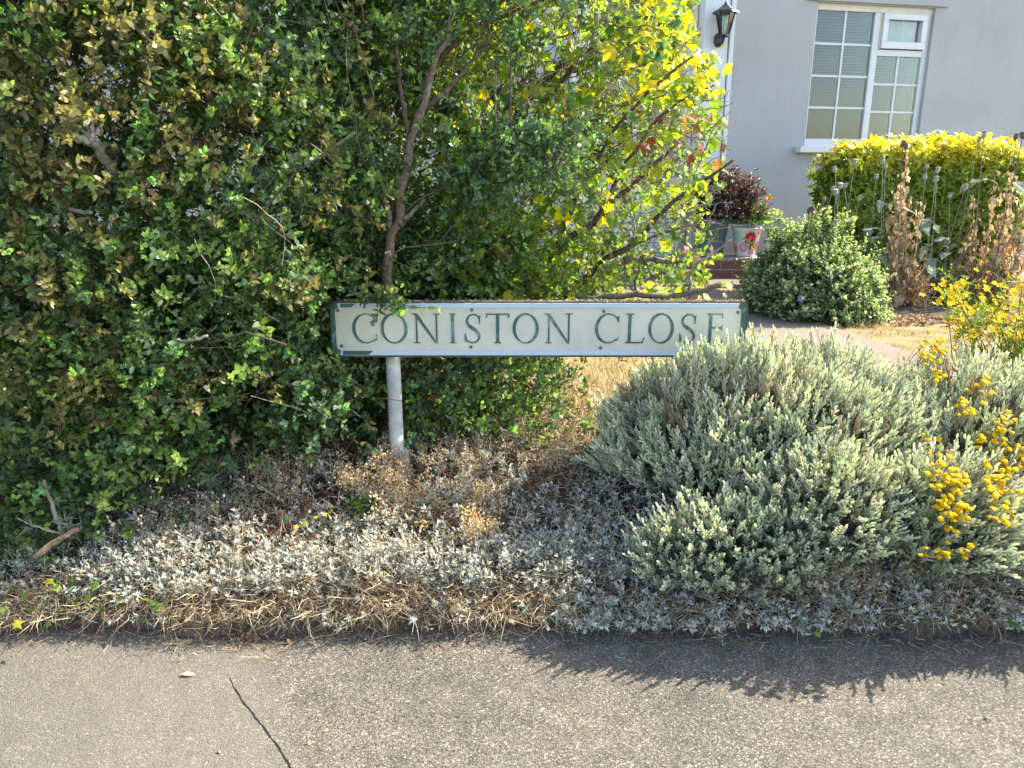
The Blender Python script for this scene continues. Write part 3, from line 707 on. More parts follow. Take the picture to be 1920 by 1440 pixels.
# ------------------------------------------------------------------ privet hedge on the left
priv = [sprig(U(.075, .125), int(rng.integers(5, 8)), .0285, .0125, whorl=4, drop=.06, fold=.3, curl=.15, bend=.25, leaf=leaf_o) for _ in range(12)]
priv_s = [sprig(U(.055, .085), 5, .021, .0095, whorl=4, drop=.05, fold=.3, leaf=leaf_o, r=.001) for _ in range(6)]
priv_in = [sprig(U(.08, .12), 5, .03, .017, whorl=3, drop=.05, leaf=leaf2, r=.001) for _ in range(6)]
bare = [sprig(U(.09, .14), 3, .018, .010, whorl=2, drop=.5, r=.001, leaf=leaf2) for _ in range(4)]
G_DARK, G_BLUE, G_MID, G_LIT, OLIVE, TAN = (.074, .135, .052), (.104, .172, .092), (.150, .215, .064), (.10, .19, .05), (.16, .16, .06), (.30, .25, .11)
def clumps(px, py, Y, per, spread, zone=None, small=False):
    """shoots gathered in clumps; returns positions, directions, base and tip colours"""
    n = len(px); C = PV(px, py, Y); out = norm(np.c_[rng.normal(0, .45, n), -np.ones(n), rng.normal(.55, .35, n)])
    T, D, B, E = [], [], [], []
    kinds = rng.choice(4, n, p=[.27, .30, .39, .04]); cb = np.array([G_DARK, G_BLUE, G_MID, OLIVE])[kinds]; ct = np.array([(.15, .25, .07), (.19, .30, .14), (.28, .41, .11), (.30, .28, .10)])[kinds]  # tips paler: young growth, with the sunlit look of tips put into the colour
    if zone is not None:
        d = rng.random(n) < zone; cb = np.where(d[:, None], pick([OLIVE, (.12, .125, .055), (.19, .16, .075)], n), cb); ct = np.where(d[:, None], pick([TAN, (.42, .35, .17), (.30, .28, .13)], n), ct)
    for i in range(n):
        k = max(3, int(per * U(.5, 1.5))); o = rng.normal(0, 1, (k, 3)) * spread * U(.7, 1.4) * np.array([1, .8, .8])
        T.append(C[i] + o); D.append(out[i] + o / spread * .35 + rng.normal(0, .35, (k, 3)))
        lum = U(.7, 1.35); B.append(jit(cb[i] * lum, k, .18)); E.append(jit(ct[i] * lum, k, .22))
    return np.concatenate(T), np.concatenate(D), np.concatenate(B), np.concatenate(E)
def sign_clear(T):
    a, b_ = proj(T); return ~((a > 600) & (a < 1410) & (b_ > 548) & (b_ < 690) & (T[:, 1] < 2.74))
hedge = thing('hedge', 'tall dense small leaved green hedge overhanging the bed left of the street sign', 'hedge', (-1.2, 2.75, .26))
HO = np.array([-1.2, 2.75, .26])
n = 1480
px = U(-640, 690, n); py = U(-420, 1030, n)
lb = np.interp(px, [-420, 60, 200, 300, 430, 560, 640, 690], [1030, 1010, 940, 900, 905, 860, 800, 620]); keep = (py < lb) & ((rng.random(n) < .45) | ((px > -60) & (py > -60))); px, py = px[keep], py[keep]; keep = rng.random(len(px)) < np.clip(.75 + .75 * vnoise(px / 75, py / 75, 14, 1.3), .08, 1); px, py = px[keep], py[keep]
Yf = np.interp(px, [-420, -60, 80, 300, 450, 560, 640, 700], [2.02, 2.10, 2.22, 2.30, 2.40, 2.52, 2.70, 2.84]) + .11 * vnoise(px / 130, py / 130, 4, 1.6) + np.clip((py - 700) / 900, 0, .1)
dep = rng.exponential(.07, len(px)) * np.where(rng.random(len(px)) < .4, 2.2, .7)
zone = .85 * np.exp(-((px - 170) / 200) ** 2 - ((py - 200) / 170) ** 2) + .2 * np.exp(-((px - 330) / 160) ** 2 - ((py - 760) / 110) ** 2)
T, D, B, E = clumps(px, py, Yf + dep, 13, .056, zone)
kk = sign_clear(T); T, D, B, E = T[kk], D[kk], B[kk], E[kk]
dp = T[:, 1] - np.interp(proj(T)[0], [-420, 0, 300, 450, 560, 640, 700], [2.22, 2.24, 2.30, 2.40, 2.52, 2.70, 2.84])
order = np.argsort(dp + rng.normal(0, .05, len(dp)))
ppx, ppy = proj(T); vis = (ppx > 20) & (ppx < 700) & (ppy > 10) & (ppy < 900)
front = [i for i in order if vis[i]][:300]; rest = np.setdiff1d(np.arange(len(T)), front)
g = Geo(); S = U(.65, 1.15, len(T))
scatter(g, priv + priv_s, T[rest] - HO, D[rest], S[rest], B[rest], E[rest])
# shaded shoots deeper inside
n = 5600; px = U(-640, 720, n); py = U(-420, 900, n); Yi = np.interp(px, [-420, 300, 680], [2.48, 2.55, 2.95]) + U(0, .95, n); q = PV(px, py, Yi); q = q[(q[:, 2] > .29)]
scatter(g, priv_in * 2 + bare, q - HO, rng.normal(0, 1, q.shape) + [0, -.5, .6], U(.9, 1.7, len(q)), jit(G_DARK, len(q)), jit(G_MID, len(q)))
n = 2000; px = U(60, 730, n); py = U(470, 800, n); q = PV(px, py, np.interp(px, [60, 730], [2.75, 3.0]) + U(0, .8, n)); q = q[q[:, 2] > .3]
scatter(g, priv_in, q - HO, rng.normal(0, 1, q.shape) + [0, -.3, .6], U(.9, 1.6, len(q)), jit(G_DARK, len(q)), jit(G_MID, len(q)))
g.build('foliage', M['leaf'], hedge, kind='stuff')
sm = [[tpl_mesh('sprig', t, M['leaf'], cb, ct) for cb, ct in ((G_MID, (.19, .32, .075)), (G_BLUE, (.13, .24, .11)), ((.05, .10, .03), (.24, .34, .08)), (OLIVE, (.31, .27, .11)))] for t in priv[:6]]
RF = frames(D[front] + rng.normal(0, .1, (len(front), 3)))
for k, i in enumerate(front):
    c = 3 if B[i][0] > .09 else int(rng.integers(0, 3))
    link('sprig', sm[k % 6][c], hedge, loc=T[i] - HO, R=RF[k], sc=U(.8, 1.15))
# stems inside the hedge
for k in range(26):
    b0 = PV(np.array([U(-300, 690)]), np.array([880.]), np.array([U(2.75, 3.2)]))[0]; b0[2] = zbed(b0[0], b0[1]) - .03
    pts = wander(b0, (rng.normal(0, .3), rng.normal(.02, .08), 1), U(1.2, 2.0), 9, .55); r = U(.006, .013)
    if (~sign_clear(pts)).any() or proj(pts)[0].max() > 760: continue
    g = Geo(); tube(g, pts - HO, np.linspace(r, r * .35, len(pts)), 6, jit((.11, .085, .06), 1)[0]); g.build('stem', M['bark'], hedge, True)
g = Geo()
for k in range(420):
    a = PV(np.array([U(-300, 690)]), np.array([U(-250, 900)]), np.array([U(2.32, 2.9)]))[0]; a[1] += .3 * max(0, (proj(a[None])[0][0] - 450) / 250)
    if a[2] < .33: continue
    pts = wander(a, (rng.normal(0, .7), rng.normal(-.5, .4), rng.normal(.5, .6)), U(.12, .4), 5, .4); r = U(.001, .0032)
    if (~sign_clear(pts)).any(): continue
    tube(g, pts - HO, np.linspace(r, r * .5, len(pts)), 3, jit((.19, .15, .11), 1)[0], False)
g.build('twigs', M['bark'], hedge, kind='stuff')
# pruned grey stub and other cut branches standing out of the hedge
def cut_branch(pix, Y, r0, r1, col=(.30, .26, .21), par=hedge, org=HO, nm='cut_branch'):
    Ys = np.broadcast_to(Y, (len(pix),)); pts = smooth_path([P(a, b_, y_) for (a, b_), y_ in zip(pix, Ys)], 12)
    pts[1:-1] += rng.normal(0, r0 * .25, (10, 3)); g = Geo(); tube(g, pts - org, np.linspace(r0, r1, 12) * U(.85, 1.15, 12), 8, jit(col, 1, .1)[0]); return g.build(nm, M['bark'], par, True)
cut_branch([(226, 360), (205, 310), (180, 270), (160, 262)], [2.34, 2.25, 2.2, 2.17], .012, .016)
cut_branch([(166, 266), (140, 254), (101, 246)], [2.16, 2.14, 2.12], .012, .007, (.42, .38, .33))
for e in ((157, 226), (172, 228), (188, 236), (150, 242)): cut_branch([(176, 262), e], 2.15, .007, .004, (.40, .36, .31))
cut_branch([(172, 400), (140, 394), (115, 388)], 2.2, .007, .005); cut_branch([(390, 630), (355, 640), (330, 637)], 2.3, .005, .004, (.4, .36, .31))
cut_branch([(220, 70), (205, 20), (195, -20)], [2.4, 2.35, 2.3], .011, .012, (.26, .23, .19))
cut_branch([(290, 85), (262, 60), (233, 30)], 2.22, .004, .003, (.42, .36, .3)); cut_branch([(268, 62), (250, 30), (246, -8)], 2.22, .004, .002, (.4, .35, .3))
cut_branch([(185, 80), (160, 55), (145, 30)], 2.24, .005, .003, (.4, .35, .3))
cut_branch([(66, 1044), (100, 1020), (135, 995), (150, 990)], [2.13, 2.16, 2.2, 2.24], .011, .009, (.24, .16, .11))
cut_branch([(118, 1000), (100, 960), (82, 900)], [2.22, 2.25, 2.28], .007, .006, (.3, .25, .19)); cut_branch([(112, 1000), (60, 985), (30, 970)], 2.2, .004, .002, (.3, .25, .19))

# ------------------------------------------------------------------ second shrub, with bare forked trunk, behind the sign
shr = thing('tall_shrub', 'open shrub with forked brown trunk and bluish leaves rising behind the sign', 'shrub', P(735, 560, 3.0) * [1, 1, 0] + [0, 0, .27])
SO = np.array(shr.location)
def bough(pix, Ys, r0, r1, col=(.15, .105, .07), par=shr, org=SO, nm='branch', sides=8):
    Ys = np.broadcast_to(Ys, (len(pix),)); pts = smooth_path([P(a, b_, y_) for (a, b_), y_ in zip(pix, Ys)], 16)
    g = Geo(); pts[1:-1] += rng.normal(0, r0 * .3, (14, 3)); tube(g, pts - org, np.linspace(r0, r1, 16), sides, jit(col, 1, .12)[0]); return g.build(nm, M['bark'], par, True)
base = [(742, 700), (733, 560)]
bough([(735, 790), (733, 640), (728, 500), (738, 430), (750, 380)], [2.92, 2.88, 2.85, 2.84, 2.83], .024, .017, (.23, .16, .11), nm='trunk')
bough([(748, 385), (765, 300), (778, 240), (800, 175), (830, 90), (850, 20)], [2.83, 2.82, 2.81, 2.8, 2.8, 2.8], .017, .009, (.22, .155, .105))
bough([(735, 430), (715, 340), (697, 290), (688, 250)], 2.84, .012, .007, (.24, .17, .12)); bough([(765, 250), (755, 190), (748, 150), (745, 60)], 2.82, .010, .005)
bough([(750, 420), (775, 395), (795, 375)], 2.83, .011, .006, (.22, .16, .11)); bough([(730, 430), (742, 330), (752, 250)], 3.02, .008, .006)
bough([(795, 205), (840, 170), (880, 120), (930, 60)], 2.82, .011, .005); bough([(778, 240), (820, 110), (870, 60), (960, 20), (1080, -20)], [2.95, 2.95, 3, 3.05, 3.1], .010, .005)
bough([(925, 290), (930, 230), (928, 170), (932, 100)], 2.9, .004, .003, (.2, .17, .14)); bough([(958, 270), (957, 150), (960, 40)], 2.88, .0045, .004, (.13, .11, .1)); bough([(685, 380), (688, 430), (684, 560)], 3.0, .008, .006, (.2, .16, .12))
for k in range(12):
    x_ = U(640, 720); bough([(x_, 640), (x_ + U(-20, 20), 450), (x_ + U(-40, 30), 250), (x_ + U(-40, 60), 60)], U(3.0, 3.4), U(.005, .011), .004, (.13, .10, .075))
g = Geo()
def band(n, x0, x1, y0, y1, Y0, Y1, per, spread, dens=None, blue=False, free=False):
    px, py = U(x0, x1, n), U(y0, y1, n)
    if dens is not None: k = rng.random(n) < dens(px, py); px, py = px[k], py[k]
    T, D, B, E = clumps(px, py, U(Y0, Y1, len(px)), per, spread)
    if blue: B = B * .6 + np.array(G_BLUE) * .5; E = E * .7 + np.array((.10, .17, .09)) * .6
    kk = (sign_clear(T) | free) & ~((proj(T)[0] > 1275) & (proj(T)[1] < 150)); T, D, B, E = T[kk], D[kk], B[kk], E[kk]; scatter(g, priv_in if Y0 > 3.14 else priv + priv_s, T - SO, D, U(.7, 1.15, len(T)), B, E); return T
band(260, 620, 1330, -420, 150, 2.75, 3.15, 12, .06, lambda x, y: np.clip(1.1 - (x - 640) / 700 - np.clip(y, 0, 200) / 200, .06, 1))
band(40, 620, 700, 40, 330, 2.85, 3.05, 10, .05, lambda x, y: .75 + 0 * x)
band(330, 640, 930, -200, 560, 3.2, 4.1, 12, .065)
band(190, 900, 1290, -100, 560, 3.5, 4.3, 10, .06, lambda x, y: np.where((x > 1060) & (y > 330), .12, .6))
band(120, 640, 960, 420, 800, 3.3, 3.9, 12, .06)
band(60, 830, 1095, 225, 405, 2.82, 3.0, 11, .045, lambda x, y: np.exp(-((x - 960) / 130) ** 2 - ((y - 315 + (x - 960) * .2) / 75) ** 2) * 1.3, True)
band(130, 640, 1010, 440, 640, 2.95, 3.4, 11, .055, lambda x, y: .9 + 0 * x)
band(170, 600, 1130, 640, 840, 2.86, 3.3, 10, .05, lambda x, y: np.clip(1.25 - (x - 640) / 470, .03, 1) * np.clip((850 - y) / 60, 0, 1))
band(5, 690, 735, 556, 566, 2.60, 2.63, 5, .014, free=True)          # shoots leaning over the sign's top left corner
band(13, 545, 660, 670, 790, 2.50, 2.64, 8, .03)
g.build('foliage', M['leaf'], shr, kind='stuff')
g = Geo()
for k in range(300):
    a = PV(np.array([U(630, 1250)]), np.array([U(-100, 560)]), np.array([U(2.85, 3.3)]))[0]
    pts = wander(a, (rng.normal(.3, .7), rng.normal(0, .4), rng.normal(.6, .6)), U(.15, .45), 6, .4); r = U(.001, .003)
    if proj(pts)[0].max() > 1300: continue
    tube(g, pts - SO, np.linspace(r, r * .4, 7), 3, jit((.17, .13, .1), 1)[0], False)
g.build('twigs', M['bark'], shr, kind='stuff')

# ------------------------------------------------------------------ yellowing climber with lobed leaves
vine = thing('climbing_vine', 'straggling climber with lobed lime and yellow leaves above the right of the sign', 'vine', P(905, 640, 3.25) * [1, 1, 0] + [0, 0, .28])
VO = np.array(vine.location); vb = dict(par=vine, org=VO)
BR = (.11, .078, .052)
bough([(900, 800), (915, 650), (960, 560), (1020, 490), (1080, 440), (1150, 385), (1220, 310), (1290, 250)], [3.2, 3.2, 3.2, 3.2, 3.22, 3.25, 3.3, 3.35], .024, .006, BR, **vb)
bough([(910, 700), (1000, 600), (1100, 520), (1190, 450), (1250, 380), (1340, 330), (1375, 300)], [3.25, 3.25, 3.25, 3.2, 3.15, 3.1, 3.05], .022, .005, BR, **vb)
bough([(960, 560), (940, 400), (980, 250), (1060, 130), (1150, 60), (1250, 10)], [3.2, 3.3, 3.35, 3.4, 3.4, 3.4], .020, .005, BR, **vb)
bough([(950, 330), (970, 210), (1020, 150), (1080, 100)], 3.3, .020, .012, BR, **vb)
bough([(1040, 470), (1100, 330), (1160, 230), (1240, 150), (1300, 105)], [3.2, 3.15, 3.15, 3.1, 3.1], .013, .004, BR, **vb)
bough([(1110, 430), (1190, 280), (1250, 200), (1340, 160)], 3.15, .011, .003, BR, **vb)
bough([(1150, 480), (1230, 440), (1300, 420), (1340, 418)], 3.05, .006, .003, BR, **vb)
bough([(1080, 560), (1140, 556), (1200, 552), (1270, 556), (1330, 545), (1352, 530)], 2.86, .014, .010, (.15, .12, .09), nm='fallen_branch', **vb)
bough([(1170, 487), (1220, 483), (1260, 490)], 3.2, .014, .012, (.2, .16, .12), nm='branch', **vb)
bough([(1295, 560), (1292, 520), (1305, 495), (1345, 470), (1372, 450)], [2.86, 2.86, 2.88, 2.9, 2.9], .008, .004, (.26, .2, .14), **vb)
bough([(1190, 552), (1192, 525), (1200, 505)], 2.9, .007, .004, BR, **vb); bough([(1300, 470), (1320, 430), (1345, 380)], 2.95, .005, .003, (.16, .13, .09), **vb)
g = Geo(); tips = []
for k in range(430):
    x_ = U(870, 1330); y_ = U(20, 540)
    if rng.random() > np.clip(1.2 - abs((y_ - (700 - .45 * x_)) / 330), .12, 1): continue
    a = P(x_, y_, U(2.95, 3.5)); pts = wander(a, (rng.normal(.75, .5), rng.normal(0, .35), rng.normal(.45, .55)), U(.12, .5), 6, .5)
    if proj(pts)[0].max() > 1372 or (proj(pts)[0].max() > 1325 and proj(pts)[1].min() < 110): continue
    r = U(.001, .0034); tube(g, pts - VO, np.linspace(r, r * .4, 7), 4, jit((.17, .12, .08) if k % 3 else (.3, .23, .16), 1)[0], False); tips += [pts[-1], pts[4], pts[2]]
for k in range(90):    # bare ends poking out past the right
    a = P(U(1220, 1330), U(180, 460), U(2.95, 3.2)); pts = wander(a, (1, rng.normal(0, .3), rng.normal(.0, .45)), U(.06, .13), 5, .4); proj(pts)[0].max() < 1395 and tube(g, pts - VO, np.linspace(.0022, .001, 6), 4, jit((.2, .14, .1), 1)[0], False)
g.build('twigs', M['bark'], vine, kind='stuff')
lt = [single_leaf(lambda: lobed(1.0, 5, .36, U(.05, .5))) for _ in range(8)]
VC = dict(lime=(.27, .36, .04), green=(.12, .21, .04), yellow=(.66, .56, .02), dark=(.06, .12, .03), red=(.24, .05, .03), orange=(.26, .12, .06), tan=(.30, .20, .12))
def vcol(px, py):
    if py < 170 and px > 1200: return rng.choice(['yellow', 'lime', 'green'], p=[.52, .38, .10])
    if px > 1180 and 210 < py < 420: return rng.choice(['red', 'orange', 'lime', 'green', 'tan'], p=[.11, .04, .48, .29, .08])
    if px > 1280 and py > 400: return rng.choice(['orange', 'tan', 'lime'], p=[.35, .35, .3])
    return rng.choice(['lime', 'green', 'dark', 'yellow'], p=[.48, .27, .12, .13])
LM = {k: [tpl_mesh('leaf', t, M['vine'], c, c) for t in lt] for k, c in VC.items()}
spots = []
while len(spots) < 2300:
    x_, y_ = U(815, 1365), U(-60, 560)
    d = .9
    if x_ < 900 and y_ < 230: d = .3
    if 1090 < x_ < 1290 and 150 < y_ < 420: d = .42
    if 830 < x_ < 1095 and 225 < y_ < 400: d = .6
    if y_ < 150 and x_ < 1200: d = .6
    if x_ > 1225 and y_ < 190: d = 1.6
    if x_ > 1345 - .18 * abs(y_ - 250) * (y_ > 250) : d = .0 if x_ > 1362 else .3
    if y_ > 380 and x_ > 1150: d = .22
    if y_ < 100 and x_ > 1300: d = 0
    if rng.random() < d / 1.6: spots.append((x_, y_))
for a_, b_ in ((1238, 0), (1262, 30), (1290, 45), (1335, 96), (1356, 84), (1312, 100), (1330, 180), (1300, 62), (1340, 175), (1290, 20), (1280, 8), (1305, 70)): spots.insert(0, (a_, b_))
g = Geo()
for k, (x_, y_) in enumerate(spots):
    Yv = U(2.9, 3.3) if k < 300 else U(2.95, 3.8); p = P(x_, y_, Yv) - VO; d = np.array([rng.normal(.2, .6), rng.normal(-.2, .5), rng.normal(-.55, .5)]); nrm = np.array([rng.normal(.3, .5), rng.normal(-.5, .6), rng.normal(.7, .4)])
    X = d / np.linalg.norm(d); Z = nrm - X * (nrm @ X); Z /= np.linalg.norm(Z); R = np.stack([X, np.cross(Z, X), Z], 1); sc = U(.03, .066) * (.95 if y_ < 180 and x_ > 1200 else 1)
    cn = vcol(x_, y_)
    if k < 300: link('leaf', LM[cn][k % 8], vine, loc=p, R=R, sc=sc)
    else: scatter(g, [lt[k % 8]], [p], None, [sc], jit(VC[cn], 1), VC[cn], R=R[None])
# small light leaves low down near the sign's right end
sl = [sprig(U(.05, .09), 4, .03, .017, whorl=2, drop=.15) for _ in range(5)]
n = 330; px = U(900, 1350, n); py = U(430, 560, n); k = rng.random(n) < np.clip(.25 + (py - 430) / 160, 0, 1) * np.where(px > 1180, .3, 1); px, py = px[k], py[k]; q = PV(px, py, U(2.85, 3.35, len(px)))
scatter(g, sl, q - VO, rng.normal(0, 1, q.shape) + [0, -.4, .4], U(.7, 1.2, len(q)), pick([(.09, .17, .035), (.15, .24, .05), (.06, .12, .03)], len(q)), pick([(.24, .34, .07), (.3, .36, .1)], len(q)))
n = 420; px = U(880, 1335, n); py = U(20, 500, n); px = np.where(py < 130, px - 60, px); q = PV(px, py, U(3.0, 3.7, n))
scatter(g, sl, q - VO, rng.normal(0, 1, q.shape), U(.5, 1.0, n), pick([(.12, .2, .03), (.2, .27, .04)], n), (.36, .4, .08))
g.build('foliage', M['vine'], vine, kind='stuff')

# ------------------------------------------------------------------ grey cotton lavender mounds with button flowers
sant = [finger_sprig(U(.06, .095), int(rng.integers(9, 12)), .020, .0032) for _ in range(10)]
SG, SGT = (.66, .68, .49), (.84, .85, .65)
GRP = 'silvery cotton lavender bushes in the bed'
def santolina(label, c, r, n, nobj=0, hmin=.12, lean=(0, 0), seed=1, tan=0.0, zmin=.0, clear=None):
    c = np.array(c, float); r = np.array(r, float); o = thing('cotton_lavender', label, 'shrub', c, group=None)
    th = U(0, 2 * PI, n); h = U(hmin, 1.0, n) ** .9; s = np.sqrt(np.clip(1 - h ** 2.7, 0, 1)); d = np.c_[s * np.cos(th), s * np.sin(th), h]
    k = rng.random(n) < np.where(d[:, 1] > .35, .6, 1); d = d[k]; n = len(d)
    az = np.arctan2(d[:, 1], d[:, 0]); lump = 1 + .13 * vnoise(az * 2.2 + d[:, 2] * 2, d[:, 2] * 4, seed, 1.5) + .12 * vnoise(az * 5, d[:, 2] * 7, seed + 5, 1.5)
    rad = lump * (1 - rng.exponential(.04, n))
    p = d * r * rad[:, None]; nd = norm(d / r); D = nd * .75 + np.array([lean[0], lean[1], .75]) + rng.normal(0, .24, (n, 3)); S = U(.65, 1.35, n)
    w = p + c; zb_ = zbed(w[:, 0], w[:, 1]); k = (w[:, 2] > zb_ + .01)
    # keep clear of the sign board
    k &= ~((w[:, 1] > SY - .05) & (w[:, 1] < SY + .07) & (w[:, 0] < X1 + .02) & (w[:, 2] > Z0 - .11)) & ~((w[:, 1] < SY) & (w[:, 0] < X1 - .20) & (proj(w)[1] < 700 + (X1 - .20 - w[:, 0]) * 500))
    if clear is not None: k &= ~clear(w)
    p, D, S, d, rad, lump = p[k], D[k], S[k], d[k], rad[k], lump[k]; n = len(p)
    B = jit(SG, n, .12); E = jit(SGT, n, .1)
    if nobj == 300:      # shoots rising across the lower right corner of the sign
        m_ = 330; ex = U(1262, 1440, m_); ey = np.interp(ex, [1262, 1310, 1440], [704, 680, 676]) + U(0, 60, m_); q_ = PV(ex, ey, U(2.44, 2.585, m_)) - c
        p = np.vstack([p, q_]); D = np.vstack([D, rng.normal(0, .16, (m_, 3)) + [-.05, -.15, 1]]); S = np.r_[S, U(.8, 1.1, m_)]; d = np.vstack([d, np.tile([0, -.5, .8], (m_, 1))]); rad = np.r_[rad, np.ones(m_)]; n += m_; B = np.vstack([B, jit(SG, m_, .12)]); E = np.vstack([E, jit(SGT, m_, .1)])
    if tan:
        w = p + c; tz = (vnoise(w[:, 0] * 6, w[:, 2] * 9, seed + 9, 1.3) > .55) & (rng.random(n) < tan); B[tz] = jit((.42, .31, .2), tz.sum()); E[tz] = jit((.55, .43, .29), tz.sum())
    score = (p + c)[:, 1] - .4 * p[:, 2] - .2 * rad + rng.normal(0, .06, n); fr = np.argsort(score)[:nobj]; rest = np.setdiff1d(np.arange(n), fr)
    g = Geo(); scatter(g, sant, p[rest], D[rest], S[rest], B[rest], E[rest], (.3, .3, .22))
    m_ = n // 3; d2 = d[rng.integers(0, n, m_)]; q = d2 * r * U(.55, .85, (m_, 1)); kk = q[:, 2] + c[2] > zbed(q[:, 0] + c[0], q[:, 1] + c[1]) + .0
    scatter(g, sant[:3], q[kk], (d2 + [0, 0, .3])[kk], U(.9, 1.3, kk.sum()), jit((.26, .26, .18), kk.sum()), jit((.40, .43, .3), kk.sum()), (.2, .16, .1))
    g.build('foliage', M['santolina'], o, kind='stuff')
    if nobj:
        R = frames(D[fr]); cm = [[tpl_mesh('sprig', t, M['santolina'], b_, e_, (.3, .3, .22)) for b_, e_ in ((SG, SGT), ((.49, .53, .39), (.68, .73, .55)), ((.55, .56, .38), (.77, .78, .55)))] for t in sant[:6]]
        for j, i in enumerate(fr): link('sprig', cm[j % 6][j % 3], o, loc=p[i], R=R[j], sc=S[i] * 1.1)
    g = Geo(); m_ = 260; a = U(0, 2 * PI, m_); D2 = np.c_[np.cos(a) * r[0], np.sin(a) * r[1], U(.2, 1.0, m_) * r[2]] * U(.5, .85, (m_, 1)); blades(g, rng.normal(0, .03, (m_, 3)) * [1, 1, 0], D2, np.linalg.norm(D2, axis=1), .0016, .15, jit((.24, .17, .11), m_))
    g.build('woody_stems', M['bark'], o, kind='stuff'); return o, c
s_main, c_main = santolina('large silvery grey cotton lavender mound covering the right end of the sign', (.95, 2.70, .20), (.59, .43, .455), 4700, 300, seed=3, tan=.6)
s_r, c_r = santolina('cotton lavender mound topped with yellow buttons right of the big mound', (1.66, 2.66, .20), (.42, .42, .42), 1700, 120, seed=8, tan=.4)
s_f, c_f = santolina('low cotton lavender tuft spilling forward below the big mound', (.70, 2.18, .06), (.33, .15, .24), 620, 80, hmin=.34, seed=12, lean=(-.2, -.5))
s_g, c_g = santolina('bright cotton lavender tuft leaning out in front of the big mound', (.97, 2.22, .10), (.24, .18, .36), 620, 80, hmin=.34, seed=17, lean=(-.2, -.5))
s_h, c_h = santolina('cotton lavender tuft below the dense yellow buttons', (1.34, 2.20, .08), (.25, .18, .36), 800, 90, hmin=.34, seed=22, lean=(.1, -.4))
s_k, c_k = santolina('cotton lavender tuft beside the pavement at the far end of the bed', (1.80, 2.25, .08), (.28, .2, .36), 620, 60, hmin=.34, seed=27, lean=(.1, -.3))
# yellow button heads on thin stalks
def button_mesh(c):
    g = Geo(); n = 14; prof = [(.0015, -.004), (.0062, -.0025), (.0098, .001), (.0098, .004), (.0078, .0060), (.0045, .0070), (.0008, .0073)]
    for k, (r_, z_) in enumerate(prof): pass
    J = rng.normal(1, .07, (7, 14))
    rings = [[(r_ * J[kr][int(round(t / (2 * PI / n)))] * (1 + .07 * math.sin(5 * t + r_ * 900)) * math.cos(t), r_ * (1 + .07 * math.sin(5 * t + r_ * 900)) * math.sin(t), z_ * J[kr][int(round(t / (2 * PI / n)))]) for t in np.arange(n) * 2 * PI / n] for kr, (r_, z_) in enumerate(prof)]
    v, f = loft(rings); return g.add(v, f, c).mesh('flower_head', M['flower'], True)
BM = [button_mesh(c) for c in ((.74, .45, .006), (.80, .53, .010), (.66, .37, .006), (.82, .58, .02), (.42, .25, .05))]
MOUNDS = [((.95, 2.70, .20), (.59, .43, .455)), ((1.66, 2.66, .20), (.42, .42, .42)), ((.70, 2.18, .06), (.33, .15, .24)), ((.97, 2.22, .10), (.24, .18, .36)), ((1.34, 2.20, .08), (.25, .18, .36)), ((1.80, 2.25, .08), (.28, .2, .36))]
def surf_hit(px_, py_, default):
    o = np.array([0, 0, CAM_H]); d = P(px_, py_, 1.0) - o; best = 9
    for c, r in MOUNDS:
        r = np.array(r) * 1.02 + .07; a = o - np.array(c); A = ((d / r) ** 2).sum(); Bq = (a * d / r ** 2).sum(); Cq = ((a / r) ** 2).sum() - 1; disc = Bq * Bq - A * Cq
        if disc > 0: best = min(best, (-Bq - math.sqrt(disc)) / A)
    return best if best < 9 else default
def buttons(par, org, spec):
    g = Geo()
    for (x0, x1, y0, y1, n, Y0, Y1, tilt) in spec:
        for k in range(n):
            for _ in range(20):
                a, b_ = U(-1, 1), U(-1, 1)
                if a * a + b_ * b_ < 1: break
            x_, y_ = (x0 + x1) / 2 + a * (x1 - x0) / 2, (y0 + y1) / 2 + b_ * (y1 - y0) / 2
            xx_ = x_ + tilt * b_ * 10; Yv = surf_hit(xx_, y_, (Y0 + Y1) / 2) - U(.0, .09); p = P(xx_, y_, Yv)
            d = np.array([rng.normal(.05, .3), rng.normal(-.35, .3), 1]); R = frames(d[None])[0]
            link('flower_head', BM[int(rng.choice(5, p=[.27, .27, .2, .2, .06]))], par, loc=p - org, R=R, sc=U(.6, 1.02))
            st = wander(p - d / np.linalg.norm(d) * .002, -d + np.array([rng.normal(0, .2), .35, 0]), U(.07, .13), 4, .15); tube(g, st - org, .0009, 3, jit((.25, .27, .13), 1)[0], False)
    g.build('flower_stalks', M['dry'], par, kind='stuff')
buttons(s_r, c_r, [(1724, 1775, 622, 665, 20, 2.62, 2.72, 1), (1728, 1765, 662, 692, 10, 2.56, 2.62, 1), (1738, 1772, 690, 718, 10, 2.52, 2.58, 1), (1796, 1856, 708, 784, 30, 2.42, 2.55, -2), (1724, 1765, 808, 862, 13, 2.34, 2.42, 1), (1755, 1790, 845, 870, 4, 2.34, 2.38, 0)])
buttons(s_h, c_h, [(1738, 1815, 866, 935, 42, 2.27, 2.36, 1), (1752, 1820, 925, 1002, 44, 2.20, 2.29, 1), (1756, 1820, 1008, 1052, 13, 2.17, 2.22, -1), (1724, 1740, 1020, 1050, 3, 2.18, 2.2, 0), (1808, 1825, 1040, 1052, 1, 2.18, 2.2, 0)])
buttons(s_k, c_k, [(1832, 1925, 800, 895, 60, 2.3, 2.44, 1), (1866, 1905, 766, 812, 14, 2.42, 2.5, -1), (1845, 1925, 885, 945, 30, 2.24, 2.31, 1), (1845, 1905, 940, 992, 14, 2.2, 2.26, 0), (1905, 1960, 800, 900, 20, 2.3, 2.4, 0)])

